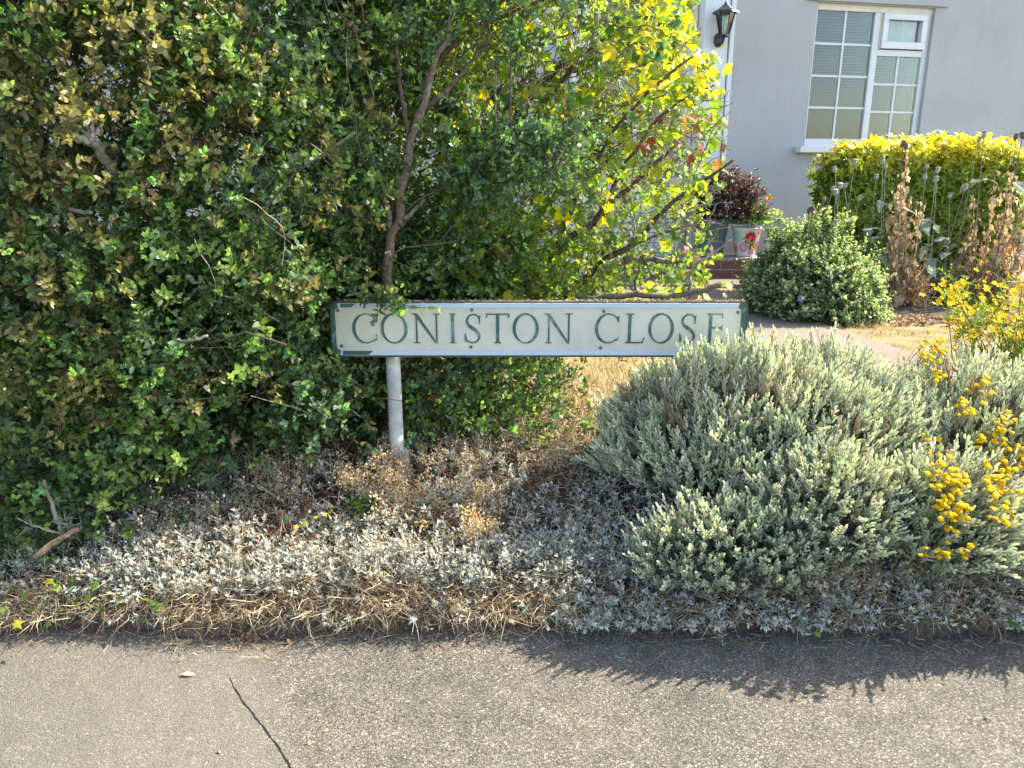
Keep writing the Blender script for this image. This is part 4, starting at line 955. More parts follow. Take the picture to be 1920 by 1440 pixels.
# ------------------------------------------------------------------ hypericum, star flowers
hyp = thing('hypericum', 'bright yellow star flowered green herb behind the button flowers', 'flower', P(1865, 700, 3.0) * [1, 1, 0] + [0, 0, .26]); YO = np.array(hyp.location)
g = Geo(); lf = [sprig(.10, 6, .028, .008, whorl=3, leaf=leaf4, drop=.05) for _ in range(5)]
HT = []
for k in range(52):
    tx, ty = U(1770, 1985), U(525, 640); Yv = U(2.85, 3.25); t_ = P(tx, ty, Yv); b_ = YO + [rng.normal(.1, .12), rng.normal(0, .1), 0]
    pts = smooth_path([b_, b_ * .5 + t_ * .5 + [0, 0, .06], t_], 9); tube(g, pts - YO, np.linspace(.0024, .0012, 9), 4, jit((.2, .17, .07), 1)[0], False); HT.append(t_)
    q = pts[rng.integers(2, 9, 7)] + rng.normal(0, .012, (7, 3)); scatter(g, lf, q - YO, rng.normal(0, .7, (7, 3)) + [0, -.2, .8], U(.5, .9, 7), jit((.10, .17, .035), 7), jit((.26, .32, .06), 7), (.2, .2, .07))
g.build('stems_and_leaves', M['leaf'], hyp, kind='stuff')
t = Tpl()
for i in range(5): v, f = leaf4(.0135, .008, .1, .1); t.add(v @ (rotz(i * 2 * PI / 5) @ roty(-.35)).T, f, 0, U(.9, 1.1))
for i in range(9): v, f = leaf4(.008, .0012, .1, 0); t.add(v @ (rotz(i * .7) @ roty(-.95)).T, f, 1, 1)
t.done(); HM = [tpl_mesh('flower', t, M['flower'], c, (.7, .42, .01)) for c in ((.78, .56, .01), (.72, .47, .01), (.82, .64, .03))]
for k in range(440):
    a = HT[k % len(HT)] + np.array([rng.normal(0, .028), rng.normal(0, .03), rng.normal(-.005, .022)]); R = frames(np.array([[rng.normal(.1, .4), rng.normal(-.5, .4), 1]]))[0]; link('flower', HM[k % 3], hyp, loc=a - YO, R=R, sc=U(.8, 1.25))

# ------------------------------------------------------------------ ground cover: silver snow-in-summer, straw, russet sedum
ros = [sprig(U(.03, .06), int(rng.integers(4, 7)), .0165, .0046, a0=1.25, a1=.5, whorl=4, leaf=leaf2, fold=.2, curl=.1, r=.0009) for _ in range(10)]
def cov_h(x, y): return np.clip(.075 + .045 * vnoise(x * 1.0, y * 1.0, 31, 6) + .022 * vnoise(x, y, 33, 17), .02, .17) * np.clip((y - edge_y(x) + .05) / .12, .25, 1)
def cov(n, x0=-2.6, x1=2.6, y0=2.02, y1=2.95):
    x = U(x0, x1, n); y = y0 + (y1 - y0) * rng.beta(1, 1.25, n); return x, y
gs = Geo(); gd = Geo(); gr = Geo()
n = 20000; x, y = cov(n); h = cov_h(x, y); z = zbed(x, np.maximum(y, edge_y(x) + .03)) + h * U(.55, 1.15, n)
ppx, ppy = proj(np.c_[x, y, z])
front = np.exp(-((y - 2.16) / .14) ** 2); nz = vnoise(x, y, 41, 7)
dens = np.clip(.95 * front + .30 + .35 * nz, .12, 1) * np.where(y > 2.75, .5, 1) * np.where((x < .15) & (y < 2.105 + .05 * vnoise(x, 0 * x, 77, 5)), .10, 1)
dens *= np.where((ppx < 150), .55, 1)
k = rng.random(n) < dens; x, y, z = x[k], y[k], z[k]; n = len(x)
over = np.clip((edge_y(x) + .07 - y) / .1, 0, 1)
D = np.c_[rng.normal(0, .5, n), -.3 - over * .6 + rng.normal(0, .45, n), .9 - over * .5 + 0 * x]
B = pick([(.36, .37, .32), (.42, .42, .35), (.30, .33, .29), (.42, .37, .26)], n) * U(.75, 1.1, (n, 1)); E = pick([(.66, .67, .59), (.71, .69, .58), (.55, .59, .53), (.66, .59, .46)], n) * U(.75, 1.12, (n, 1))
scatter(gs, ros, np.c_[x, y, z - .02], D, U(.55, 1.35, n), B, E, (.34, .32, .25))
cover = gs.build('silver_ground_cover', M['felt'], None, kind='stuff'); tag(cover, 'silvery white leaved ground cover carpeting the front of the bed', 'ground cover')
# dead stems under and between
n = 42000; x, y = cov(n, y0=2.03); h = cov_h(x, y); base = zbed(x, np.maximum(y, edge_y(x) + .035)); over = np.clip((edge_y(x) + .10 - y) / .1, 0, 1)
nz = vnoise(x, y, 51, 6); k = rng.random(n) < np.clip(.45 + .4 * nz + over * .4, .1, 1); x, y, h, base, over, nz = [a[k] for a in (x, y, h, base, over, nz)]; n = len(x)
D = np.c_[rng.normal(0, .8, n), rng.normal(-.1, .6, n) - over * .5, U(-.1, 1, n) - over * .75]
C = pick([(.50, .39, .24), (.61, .50, .33), (.38, .28, .17), (.24, .17, .11), (.66, .57, .42)], n, [.3, .28, .17, .12, .13])
blades(gd, np.c_[x, y, base + h * U(.1, 1.1, n)], D, U(.02, .075, n), .0011, .35, C)
# straw fringe hanging over the bank
n = 15000; x = U(-2.2, 2.6, n); fr = np.clip(.8 + .45 * vnoise(x, 0 * x, 61, 3), .15, 1) * np.where(x > .1, .5, 1); k = rng.random(n) < fr; x = x[k]; n = len(x); y = edge_y(x) + U(.0, .11, n) - .03 * np.clip(vnoise(x, 0 * x, 78, 6), 0, 1); z = zbed(x, np.maximum(y, edge_y(x) + .03)) + U(-.02, .065, n)
blades(gd, np.c_[x, y, z], np.c_[rng.normal(0, .7, n), -U(.0, .8, n), rng.normal(-.2, .5, n)], U(.02, .06, n), .0011, .4, pick([(.46, .36, .22), (.55, .45, .29), (.33, .24, .15), (.2, .14, .09)], n))
st = gd.build('dead_stems', M['dry'], None, kind='stuff'); tag(st, 'tangle of straw coloured dead stems under the silver leaves', 'dead stems')
# pale dried seed-head plants rising from the carpet
tuft = []
for _ in range(5):
    t = Tpl(); g = Geo()
    for j in range(7):
        a = U(0, 6.28); s = U(.1, .45); tip = np.array([math.cos(a) * s * .06, math.sin(a) * s * .06, U(.06, .10)]); stem_tpl(t, np.array([[0, 0, 0], tip * .6 + [0, 0, .004], tip]), .0006, .0005)
        for m_ in range(5):
            c_ = tip + rng.normal(0, .007, 3); v, f = leaf4(.009, .0055, .5, .2); t.add(v @ frames(rng.normal(0, 1, (1, 3)) + [[0, 0, .8]])[0] @ np.array([[0, 0, 1], [0, 1, 0], [-1, 0, 0]]) + c_, f, U(0, 1), U(.8, 1.15))
    tuft.append(t.done())
TC = [((.56, .43, .25), (.72, .58, .38)), ((.60, .43, .22), (.74, .56, .30)), ((.47, .37, .24), (.64, .53, .37))]
SH = [[tpl_mesh('seed_head', t, M['dry'], b_, e_, (.42, .33, .2)) for t in tuft] for b_, e_ in TC]
def seed_patch(label, pix, ci, zs=1.0, ty=None):
    """dried tufts standing at photo positions; each a seed_head part"""
    pts = []
    for (x_, y_) in pix:
        d = P(x_, y_, 1.0) - np.array([0, 0, CAM_H]); o = np.array([0, 0, CAM_H])
        for tt in np.linspace(1.9, 3.2, 140):
            q = o + d * tt
            if q[2] < zbed(q[0], q[1]) + .055: break
        pts.append(q - [0, 0, .03])
    pts = np.array(pts); org = pts.mean(0); par = thing('dried_plant', label, 'dried plant', org)
    for q in pts: link('seed_head', SH[ci][int(rng.integers(0, 5))], par, loc=q - org, R=frames(np.array([[rng.normal(0, .25), rng.normal(-.1, .2), 1]]))[0], sc=U(.8, 1.25) * zs)
def blob(cx, cy, sx_, sy_, n): return [(cx + rng.normal(0, sx_), cy + rng.normal(0, sy_)) for _ in range(n)]
seed_patch('tall golden dried seed heads beside the foot of the sign post', blob(725, 905, 22, 35, 42), 0, 1.2)
seed_patch('golden dried seed heads in front of the post', blob(755, 950, 26, 26, 30) , 1)
seed_patch('rounded orange tan tuft of dried seed heads in the silver carpet', blob(895, 985, 22, 24, 40), 1)
seed_patch('pale dried flower heads in front of the russet patch', blob(650, 915, 30, 14, 26), 0)
seed_patch('beige dried heads at the bright edge under the hedge', blob(530, 900, 32, 22, 24), 2, 1.1)
seed_patch('beige dried heads scattered over the bed behind the silver carpet', blob(860, 870, 60, 26, 46), 2)
seed_patch('tan dried heads below the fallen branch beside the big mound', blob(1030, 800, 55, 40, 46), 2, 1.2)
seed_patch('brown dried heads among the shaded silver leaves', blob(1110, 1010, 60, 28, 22), 2, .8)
seed_patch('beige dried heads on the left end of the silver carpet', blob(330, 985, 55, 26, 26), 2)
seed_patch('tan dried heads at the foot of the tuft near the yellow buttons', blob(1600, 1070, 50, 30, 40), 2, 1.0)
# russet dead sedum patches
n_ = 0
for (cx, cy, sx_, sy_, k) in ((660, 880, 50, 16, 480), (560, 895, 40, 14, 160), (545, 965, 25, 30, 200), (820, 965, 26, 20, 130), (700, 850, 30, 12, 120), (1000, 930, 60, 12, 160), (470, 990, 20, 20, 60), (1640, 940, 60, 30, 260), (880, 900, 60, 10, 80)):
    px, py = rng.normal(cx, sx_, k), rng.normal(cy, sy_, k); q = []
    for a, b_ in zip(px, py):
        gp = ground_px(a, b_, .2); q.append((gp[0], gp[1], float(zbed(gp[0], gp[1])) + U(.03, .085)))
    q = np.array(q); ok = q[:, 1] > 2.1; q = q[ok]
    scatter(gr, ros[:4], q, rng.normal(0, .6, q.shape) + [0, -.3, .5], U(.35, .7, len(q)), jit((.20, .055, .03), len(q), .3), jit((.34, .11, .05), len(q), .3), (.2, .08, .05))
rs = gr.build('russet_sedum', M['dry'], None, kind='stuff'); tag(rs, 'russet brown dead sedum patches between the silver leaves', 'dead sedum')

# ------------------------------------------------------------------ ivy and seedlings
ivt = [single_leaf(lambda: lobed(1.0, 5, .45, U(.0, .3))) for _ in range(6)]
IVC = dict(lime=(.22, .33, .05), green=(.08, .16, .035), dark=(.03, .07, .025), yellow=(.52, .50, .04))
IVM = {k: [tpl_mesh('leaf', t, M['vine'], c, c) for t in ivt] for k, c in IVC.items()}
def bed_hit(x_, y_, hh):
    d = P(x_, y_, 1.0) - np.array([0, 0, CAM_H]); o = np.array([0, 0, CAM_H])
    for tt in np.linspace(1.5, 3.4, 260):
        q = o + d * tt
        if q[2] < (float(zbed(q[0], q[1])) if q[1] > 2.0 else 0) + hh: return q
    return q
def ivy(label, pix, cols, size, hh=.07):
    pts = [bed_hit(a, b_, hh) for a, b_ in pix]; org = np.array(pts[0]); par = thing('ivy', label, 'ivy', org)
    g = Geo(); tube(g, smooth_path([np.array(p) - [0, -.01, .012] for p in pts], 14) - org if len(pts) > 1 else [(0, 0, 0), (.02, .02, -.03)], .0014, 4, (.16, .13, .07), False); g.build('stem', M['bark'], par)
    for i, p in enumerate(pts):
        X = norm(np.array([[rng.normal(0, .8), rng.normal(-.6, .3), rng.normal(-.3, .3)]]))[0]; nz_ = np.array([rng.normal(.2, .3), -.6, .9]); Z = nz_ - X * (nz_ @ X); Z /= np.linalg.norm(Z)
        link('leaf', IVM[cols[i % len(cols)]][i % 6], par, loc=np.array(p) - org, R=np.stack([X, np.cross(Z, X), Z], 1), sc=size * U(.75, 1.25))
ivy('lime green ivy trail at the pavement corner under the hedge', [(10, 1140), (20, 1105), (45, 1112), (95, 1085), (115, 1100), (85, 1168), (140, 1120), (28, 1165), (55, 1140), (130, 1092)], ['lime', 'green', 'lime', 'yellow'], .030, .10)
ivy('green ivy trail hanging over the bank at the left end of the straw', [(180, 1090), (200, 1105), (165, 1115), (218, 1120), (185, 1140), (150, 1130), (275, 1122), (292, 1128), (305, 1136)], ['lime', 'green', 'lime'], .030, .10)
ivy('yellow green ivy shoot lying across the silver carpet', [(555, 985), (572, 977), (590, 968), (606, 962), (622, 955)], ['yellow', 'lime', 'yellow'], .026, .15)
ivy('small green ivy leaf pair beside the russet patch', [(545, 968), (540, 975)], ['green'], .024, .15)
ivy('pair of ivy leaves at the pavement edge below the shaded tuft', [(1530, 1185), (1500, 1165), (1520, 1130), (1505, 1110)], ['lime', 'green', 'dark', 'dark'], .028, .09)
ivy('large green ivy leaf at the far end of the pavement edge', [(1900, 1165), (1880, 1150), (1855, 1145), (1745, 1165)], ['green', 'green', 'dark'], .036, .09)
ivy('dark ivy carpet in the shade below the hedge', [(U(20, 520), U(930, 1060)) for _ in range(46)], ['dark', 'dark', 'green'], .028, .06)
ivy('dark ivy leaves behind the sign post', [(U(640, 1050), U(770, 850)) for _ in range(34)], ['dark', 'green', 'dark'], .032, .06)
ivy('green ivy leaves in the dry stems behind the carpet', [(U(900, 1120), U(830, 880)) for _ in range(16)], ['green', 'lime', 'dark'], .02, .07)
# parsley-like seedling
o_ = bed_hit(672, 955, .07); sd_ = thing('seedling', 'small bright green leafy seedling in the silver carpet', 'seedling', o_)
g = Geo(); q = rng.normal(0, .022, (34, 3)) * [1, .8, .6]; scatter(g, priv_s, q, rng.normal(0, .6, (34, 3)) + [0, -.3, .7], U(.5, .8, 34), jit((.10, .2, .035), 34), jit((.22, .36, .06), 34)); g.build('foliage', M['leaf'], sd_)
# grey narrow-leaved shoots in the shade below the hedge, pale tall dried stalks
gl = [sprig(U(.12, .2), 6, .055, .008, a0=1.1, a1=.5, whorl=4, leaf=leaf4, curl=.5, r=.0014) for _ in range(5)]
for k in range(26):
    x_, y_ = U(-40, 460), U(880, 1010); q = bed_hit(x_, y_, .10); q = q - [0, 0, .09]
    o = thing('grey_leaved_weed', 'narrow grey leaved shoot growing in the shade below the hedge', 'weed', q, group='grey shoots below the hedge')
    g = Geo(); scatter(g, gl, [(0, 0, 0)], [(rng.normal(0, .5), rng.normal(-.3, .3), 1)], [U(.8, 1.2)], jit((.22, .24, .17), 1), (.34, .36, .28), (.3, .26, .18)); g.build('shoot', M['felt'], o)
for k, (x_, y_) in enumerate([(290, 930), (345, 890), (470, 850), (505, 860), (520, 880), (540, 845), (455, 900), (215, 985), (370, 920), (410, 935), (265, 975), (560, 870), (1000, 720), (1010, 760), (900, 740), (1180, 700)]):
    q = bed_hit(x_, y_ + 90, .0); tip = P(x_, y_, q[1] - .03)
    o = thing('dry_stalk', 'thin beige dry stalk with seed cups under the sign board' if x_ > 800 else 'thin beige dry stalk with small seed cups below the hedge edge', 'dry stalk', q, group='dry stalks under the sign board' if x_ > 800 else 'dry stalks below the hedge edge')
    g = Geo(); pts = smooth_path([q, (q + tip) / 2 + rng.normal(0, .01, 3), tip], 8) - q; tube(g, pts, np.linspace(.0014, .0009, 8), 4, (.40, .31, .2), False); g.build('stem', M['dry'], o)
    for j in range(5):
        b_ = pts[-1 - j // 2]; e = b_ + np.array([rng.normal(0, .018), rng.normal(-.005, .01), U(.005, .03)]); g = Geo(); tube(g, [b_, e], .0007, 3, (.40, .31, .2), False)
        v = lathe([(.0012, 0), (.0032, .003), (.0036, .007), (.0026, .009)], 7, (.52, .42, .3)); g.add(v.V[0] + e, v.F[0], v.C[0]); g.build('seed_cup', M['dry'], o)

# ------------------------------------------------------------------ garden plants in front of the house
ch = thing('clipped_shrub', 'clipped block shaped shrub with golden yellow top under the window', 'shrub', np.array([3.47, 6.9, .3])); CO = np.array(ch.location)
cl = []
for _ in range(6):
    t = Tpl(); stem_tpl(t, np.array([[0, 0, -.06], [0, 0, 0.0]]), .002, .0015)
    for i in range(7):
        v, f = leaf_o(U(.045, .065), .021, .4, U(.1, .5)); t.add(v @ (rotz(i * 2.4 + U(-.3, .3)) @ roty(-U(.1, .8))).T + [0, 0, -.008 * (i % 3)], f, U(.2, 1), U(.8, 1.15))
    cl.append(t.done())
hx, hy, x0 = .73, .42, CO[0]
cz0, cz1 = .34, 1.56
n = 3600; face = rng.choice(4, n, p=[.46, .30, .14, .10]); a, b_ = U(-1, 1, n), U(0, 1, n)
p = np.zeros((n, 3)); nd = np.zeros((n, 3))
fr_ = face == 0; p[fr_] = np.c_[a[fr_] * hx, -hy + 0 * a[fr_], b_[fr_]]; nd[fr_] = [0, -1, .25]
fr_ = face == 1; p[fr_] = np.c_[a[fr_] * hx, (b_[fr_] * 2 - 1) * hy, 1 + 0 * a[fr_]]; nd[fr_] = [0, -.1, 1]
fr_ = face == 2; p[fr_] = np.c_[-hx + 0 * a[fr_], a[fr_] * hy, b_[fr_]]; nd[fr_] = [-1, 0, .2]
fr_ = face == 3; p[fr_] = np.c_[hx + 0 * a[fr_], a[fr_] * hy, b_[fr_]]; nd[fr_] = [1, 0, .2]
cut = 1 - .10 * np.clip((np.abs(p[:, 0]) / hx - .75) / .25, 0, 1); lowtaper = .80 + .2 * np.clip(p[:, 2] / .5, 0, 1)
topz = cz1 + .05 * vnoise(p[:, 0] * 3, p[:, 1] * 3, 71, 1.5) + .06 * np.exp(-((p[:, 0] - .25) / .15) ** 2)
p[:, 0] *= lowtaper; zz = cz0 + (topz * cut - cz0) * p[:, 2]; ins = rng.exponential(.05, n)
p = np.c_[p[:, 0], p[:, 1], zz - CO[2]] - nd * ins[:, None] + rng.normal(0, .025, (n, 3))
tp = np.clip((zz - 1.33) / .2, 0, 1)[:, None]  # top mask: yellow young leaves, with sunlight on the top put into the colour
B = jit((.16, .23, .025), n) * (1 - tp) + jit((.52, .46, .03), n) * tp; E = jit((.30, .36, .035), n, .2) * (1 - tp) + jit((.74, .63, .04), n) * tp
g = Geo(); keep = rng.random(n) < np.clip(.35 + (zz - .3) / .5, 0, 1)
scatter(g, cl, p[keep], (nd + rng.normal(0, .4, (n, 3)) + [0, 0, .3])[keep], U(.8, 1.25, keep.sum()), B[keep], E[keep], (.12, .1, .04))
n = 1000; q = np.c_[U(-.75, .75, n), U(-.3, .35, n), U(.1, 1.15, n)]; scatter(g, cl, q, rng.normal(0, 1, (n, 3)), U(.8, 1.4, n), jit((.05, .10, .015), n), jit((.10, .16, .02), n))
g.build('foliage', M['leaf'], ch, kind='stuff')
for k in range(12):
    b0 = np.array([U(-.5, .5), U(-.2, .25), -.03]); g = Geo(); pts = wander(b0, (rng.normal(0, .35), rng.normal(0, .2), 1), U(.6, 1.0), 6, .3); tube(g, pts, np.linspace(.014, .005, 7), 6, jit((.13, .1, .07), 1)[0]); g.build('stem', M['bark'], ch, True)

eu = thing('variegated_shrub', 'low rounded white and green variegated shrub beside the path', 'shrub', P(1518, 590, 5.75) * [1, 1, 0] + [0, 0, .3]); EO = np.array(eu.location)
es = [sprig(U(.06, .11), 6, .027, .017, whorl=4, leaf=leaf2, drop=.05, r=.001) for _ in range(6)]
n = 2700; th = U(0, 2 * PI, n); h = U(-.05, 1, n); s = np.sqrt(1 - np.clip(h, 0, 1) ** 2.2); d = np.c_[s * np.cos(th), s * np.sin(th), h]
lump = 1 + .24 * vnoise(th * 1.5, h * 3, 81, 1.8) + .1 * vnoise(th * 5, h * 8, 83, 1.5) - rng.exponential(.06, n); p = d * [.45, .42, .50] * lump[:, None] + [0, 0, .02]
g = Geo(); scatter(g, es, p, d + rng.normal(0, .4, (n, 3)) + [0, 0, .45], U(.7, 1.15, n), jit((.09, .14, .06), n, .25), pick([(.50, .55, .33), (.36, .43, .20), (.60, .63, .45), (.18, .27, .10)], n), (.12, .1, .06))
for k in range(46): q = (d[k] * [.48, .45, .62] + [0, 0, .05]) if k > 16 else P(U(1440, 1600), U(402, 445), 5.75) - EO; scatter(g, es, q + rng.normal(0, .012, (3, 3)) - [0, 0, .05], [d[k] * .6 + [0, 0, .8]] * 3, [1.1] * 3, (.14, .2, .07), (.45, .5, .25))
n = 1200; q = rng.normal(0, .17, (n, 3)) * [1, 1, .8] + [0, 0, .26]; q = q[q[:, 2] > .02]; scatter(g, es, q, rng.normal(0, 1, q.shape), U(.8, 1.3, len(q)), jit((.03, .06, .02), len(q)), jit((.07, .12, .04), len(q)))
g.build('foliage', M['leaf'], eu, kind='stuff')
g = Geo(); [tube(g, wander((rng.normal(0, .04), rng.normal(0, .04), -.02), (rng.normal(0, .7), rng.normal(0, .7), 1), .4, 5, .3), np.linspace(.007, .003, 6), 5, (.14, .11, .08)) for _ in range(14)]; g.build('woody_stems', M['bark'], eu)
# little purple flowered lavender
lv = thing('small_lavender', 'small grey green lavender with violet flowers at the clipped shrub foot', 'lavender', P(1758, 568, 6.2) * [1, 1, 0] + [0, 0, .3]); g = Geo()
n = 260; th = U(0, 6.28, n); D = np.c_[np.cos(th) * U(.05, .6, n), np.sin(th) * U(.05, .6, n), np.ones(n)]; scatter(g, [sprig(.16, 7, .03, .004, leaf=leaf4, whorl=3)], rng.normal(0, .05, (n, 3)) * [1, 1, .0] + D * .06, D, U(.7, 1.25, n), jit((.13, .18, .11), n), jit((.26, .3, .22), n), (.15, .16, .1)); g.build('foliage', M['felt'], lv)
for k in range(12):
    q = np.array([rng.normal(0, .07), rng.normal(-.05, .04), U(.25, .36)]); g = Geo(); tube(g, [q - [0, 0, .16], q], .0012, 3, (.2, .22, .13), False); scatter(g, ros[:2], [q], [(0, 0, 1)], [.7], (.22, .14, .42), (.32, .22, .55)); g.build('flower_spike', M['flower'], lv)
# violet geranium flower at the variegated shrub
q = P(1500, 560, 5.28); gm = thing('violet_flower', 'single violet flower low in the variegated shrub', 'flower', q); g = Geo()
for i in range(5): v, f = leaf6(.022, .02, .1, .1); g.add(v @ (rotx(1.2) @ rotz(i * 2 * PI / 5) @ roty(-.3)).T, f, (.30, .18, .62))
tube(g, [(0, 0, 0), (0, .05, -.05), (0, .12, -.14)], .0016, 3, (.1, .16, .05), False); g.build('petals', M['flower'], gm)

# ------------------------------------------------------------------ opium poppies gone to seed, withered brown stalks
pod = lathe([(.004, -.012), (.009, -.006), (.0145, .004), (.0155, .014), (.012, .022), (.0085, .0245), (.018, .027), (.018, .030), (.002, .032)], 10, (.36, .37, .31)).mesh('seed_pod', M['felt'], True)
pod_dark = lathe([(.004, -.012), (.009, -.006), (.0145, .004), (.0155, .014), (.012, .022), (.0085, .0245), (.018, .027), (.018, .030), (.002, .032)], 10, (.17, .14, .13)).mesh('seed_pod', M['felt'], True)
crk = []
for _ in range(8):
    t = Tpl(); L_, W_ = U(.07, .11), U(.03, .05)
    xs_ = np.linspace(0, L_, 5); v = []
    for i, x_ in enumerate(xs_):
        w_ = W_ * math.sin(PI * (.12 + .8 * i / 4)) * U(.7, 1.2); zc = -.9 * x_ * x_ / L_ + rng.normal(0, .006); v += [(x_, -w_, zc + rng.normal(0, .012)), (x_, 0, zc - .004), (x_, w_, zc + rng.normal(0, .012))]
    f = [q for i in range(4) for j in range(2) for q in ((3 * i + j, 3 * i + j + 3, 3 * i + j + 4), (3 * i + j, 3 * i + j + 4, 3 * i + j + 1))]
    t.add(np.array(v), f, U(0, 1), U(.8, 1.1)); crk.append(t.done())
def upright(n, up=.3): # leaf frames: X outward and drooping
    a = U(0, 2 * PI, n); X = norm(np.c_[np.cos(a), np.sin(a), rng.normal(up, .4, n)]); ref = np.tile([0, 0, 1.0], (n, 1)); Z = norm(ref - X * (X * ref).sum(1)[:, None]); return np.stack([X, np.cross(Z, X), Z], 2)
heads = [(405, 270, 0), (263, 325, 0), (298, 450, 0), (335, 445, 0), (268, 500, 0), (620, 260, 0), (640, 300, 0), (570, 380, 0), (950, 300, 0), (1030, 330, 0), (935, 380, 0), (1015, 400, 0), (1340, 100, 0), (1378, 68, 0), (1615, 80, 1), (1670, 70, 1),
         (185, 540, 0), (440, 540, 0), (65, 630, 1), (97, 620, 1), (152, 628, 1), (195, 620, 1), (1045, 860, 0), (960, 975, 0), (770, 130, 1), (795, 150, 1), (1120, 520, 0), (245, 470, 0), (1235, 460, 0)]
for k, (a, b_, dk) in enumerate(heads):
    Yp = U(6.0, 6.3); tip = P(1500 + a / 4, 240 + b_ / 4, Yp); bx, by = tip[0] + rng.normal(0, .10), Yp + U(-.05, .05)
    if dk: where, grp = (('behind the variegated shrub against the grey wall', 'dark poppies behind the variegated shrub') if a < 250 else ('topping the tall withered tan plant', 'dark poppies above the tall withered plant') if a < 1000 else ('beyond the outer end of the clipped shrub', 'dark poppies beyond the clipped shrub'))
    elif a < 480: where, grp = 'between the variegated shrub and the clipped shrub', 'grey poppies between the two shrubs'
    elif a < 700: where, grp = 'beside the tall withered tan plant', 'grey poppies beside the tall withered plant'
    elif b_ > 800: where, grp = 'low in front of the clipped shrub foot', 'low grey poppies at the clipped shrub foot'
    elif b_ < 120: where, grp = 'rising above the golden shrub top', 'grey poppies above the golden shrub top'
    else: where, grp = 'before the middle of the clipped shrub', 'grey poppies before the middle of the clipped shrub'
    o = thing('poppy', ('dark dried poppy seed head ' if dk else 'grey green poppy seed head ') + where, 'poppy', (bx, by, .30), group=grp)
    rel = tip - np.array([bx, by, .30]); pts = smooth_path([(0, 0, -.01), rel * .5 + rng.normal(0, .05, 3), rel], 9); g = Geo(); tube(g, pts, np.linspace(.0036, .0024, 9), 5, (.17, .14, .11) if dk else (.30, .31, .22)); g.build('stem', M['felt'], o)
    link('seed_pod', pod_dark if dk else pod, o, loc=rel, R=frames(np.array([[rng.normal(0, .15), rng.normal(0, .15), 1]]))[0], sc=U(.95, 1.3))
    m_ = 2 if dk else 4; g = Geo(); scatter(g, crk, pts[rng.integers(2, 7, m_)], None, U(.7, 1.3, m_), jit((.22, .27, .19) if not dk else (.26, .19, .12), m_), (.33, .36, .27), R=upright(m_)); g.build('leaves', M['felt'], o)
def withered(label, pixc, wpx, top, Yp, nst, nleaf, dens_low=.4):
    o_ = P(pixc, 560, Yp); o_[2] = .3; o = thing('withered_plant', label, 'dried plant', o_)
    wm = wpx / FPX * Yp; g = Geo(); gl_ = Geo(); H_ = float(P(pixc, top, Yp)[2]) - .3
    for s_ in range(nst):
        bx, by = rng.normal(0, wm * .35), rng.normal(0, .08); hh = H_ * U(.5, 1.02); tipx = bx + rng.normal(0, wm * .35); pts = smooth_path([(bx, by, -.01), (bx * .6 + tipx * .4 + rng.normal(0, .02), by + rng.normal(0, .03), hh * .5), (tipx, by + rng.normal(0, .05), hh)], 12)
        g1 = Geo(); tube(g1, pts, np.linspace(.007, .0025, 12), 5, jit((.48, .36, .22), 1)[0]); g1.build('stalk', M['dry'], o)
        m_ = nleaf; ii = np.clip((12 * rng.beta(1.1, 1.0, m_)).astype(int), 0, 11); scatter(gl_, crk, pts[ii] + rng.normal(0, .02, (m_, 3)), None, U(.25, .85, m_) * np.interp(ii, [0, 11], [1.1, .6]), jit((.46, .34, .2), m_, .28), jit((.60, .46, .29), m_, .25), R=upright(m_, -.5))
    n_ = 260; bb = np.c_[rng.normal(0, wm * .4, n_), rng.normal(0, .1, n_), U(0, .25, n_)]; blades(gl_, bb, rng.normal(0, .5, (n_, 3)) + [0, 0, .4], U(.06, .2, n_), .004, .3, jit((.38, .27, .16), n_, .25))
    gl_.build('withered_leaves', M['dry'], o, kind='stuff')
withered('tall withered tan plant between variegated shrub and clipped shrub', 1672, 34, 300, 6.1, 9, 46)
withered('broad withered brown plant at the outer end of the clipped shrub', 1868, 36, 330, 6.05, 12, 60)
withered('withered tan stalks leaning in front of the clipped shrub', 1812, 22, 330, 6.2, 5, 30)
withered('short withered tan plant under the clipped shrub', 1708, 26, 470, 6.0, 5, 40)

g = Geo(); n = 22000; x = U(-.6, 3.6, n); y = U(2.85, 4.4, n); k = vnoise(x, y, 97, 4) + .35 > rng.normal(0, .4, n); x, y = x[k], y[k]; n = len(x)
blades(g, np.c_[x, y, zbed(x, y) - .005], rng.normal(0, .6, (n, 3)) + [0, -.1, .8], U(.03, .13, n) * np.where(x > 1.9, .5, 1), .0016, .35, pick([(.52, .42, .24), (.45, .34, .2), (.58, .5, .33), (.3, .3, .12)], n))
gz = g.build('straw_grass', M['dry'], None, kind='stuff'); tag(gz, 'tall straw coloured dry grass behind the sign and big mound', 'grass')
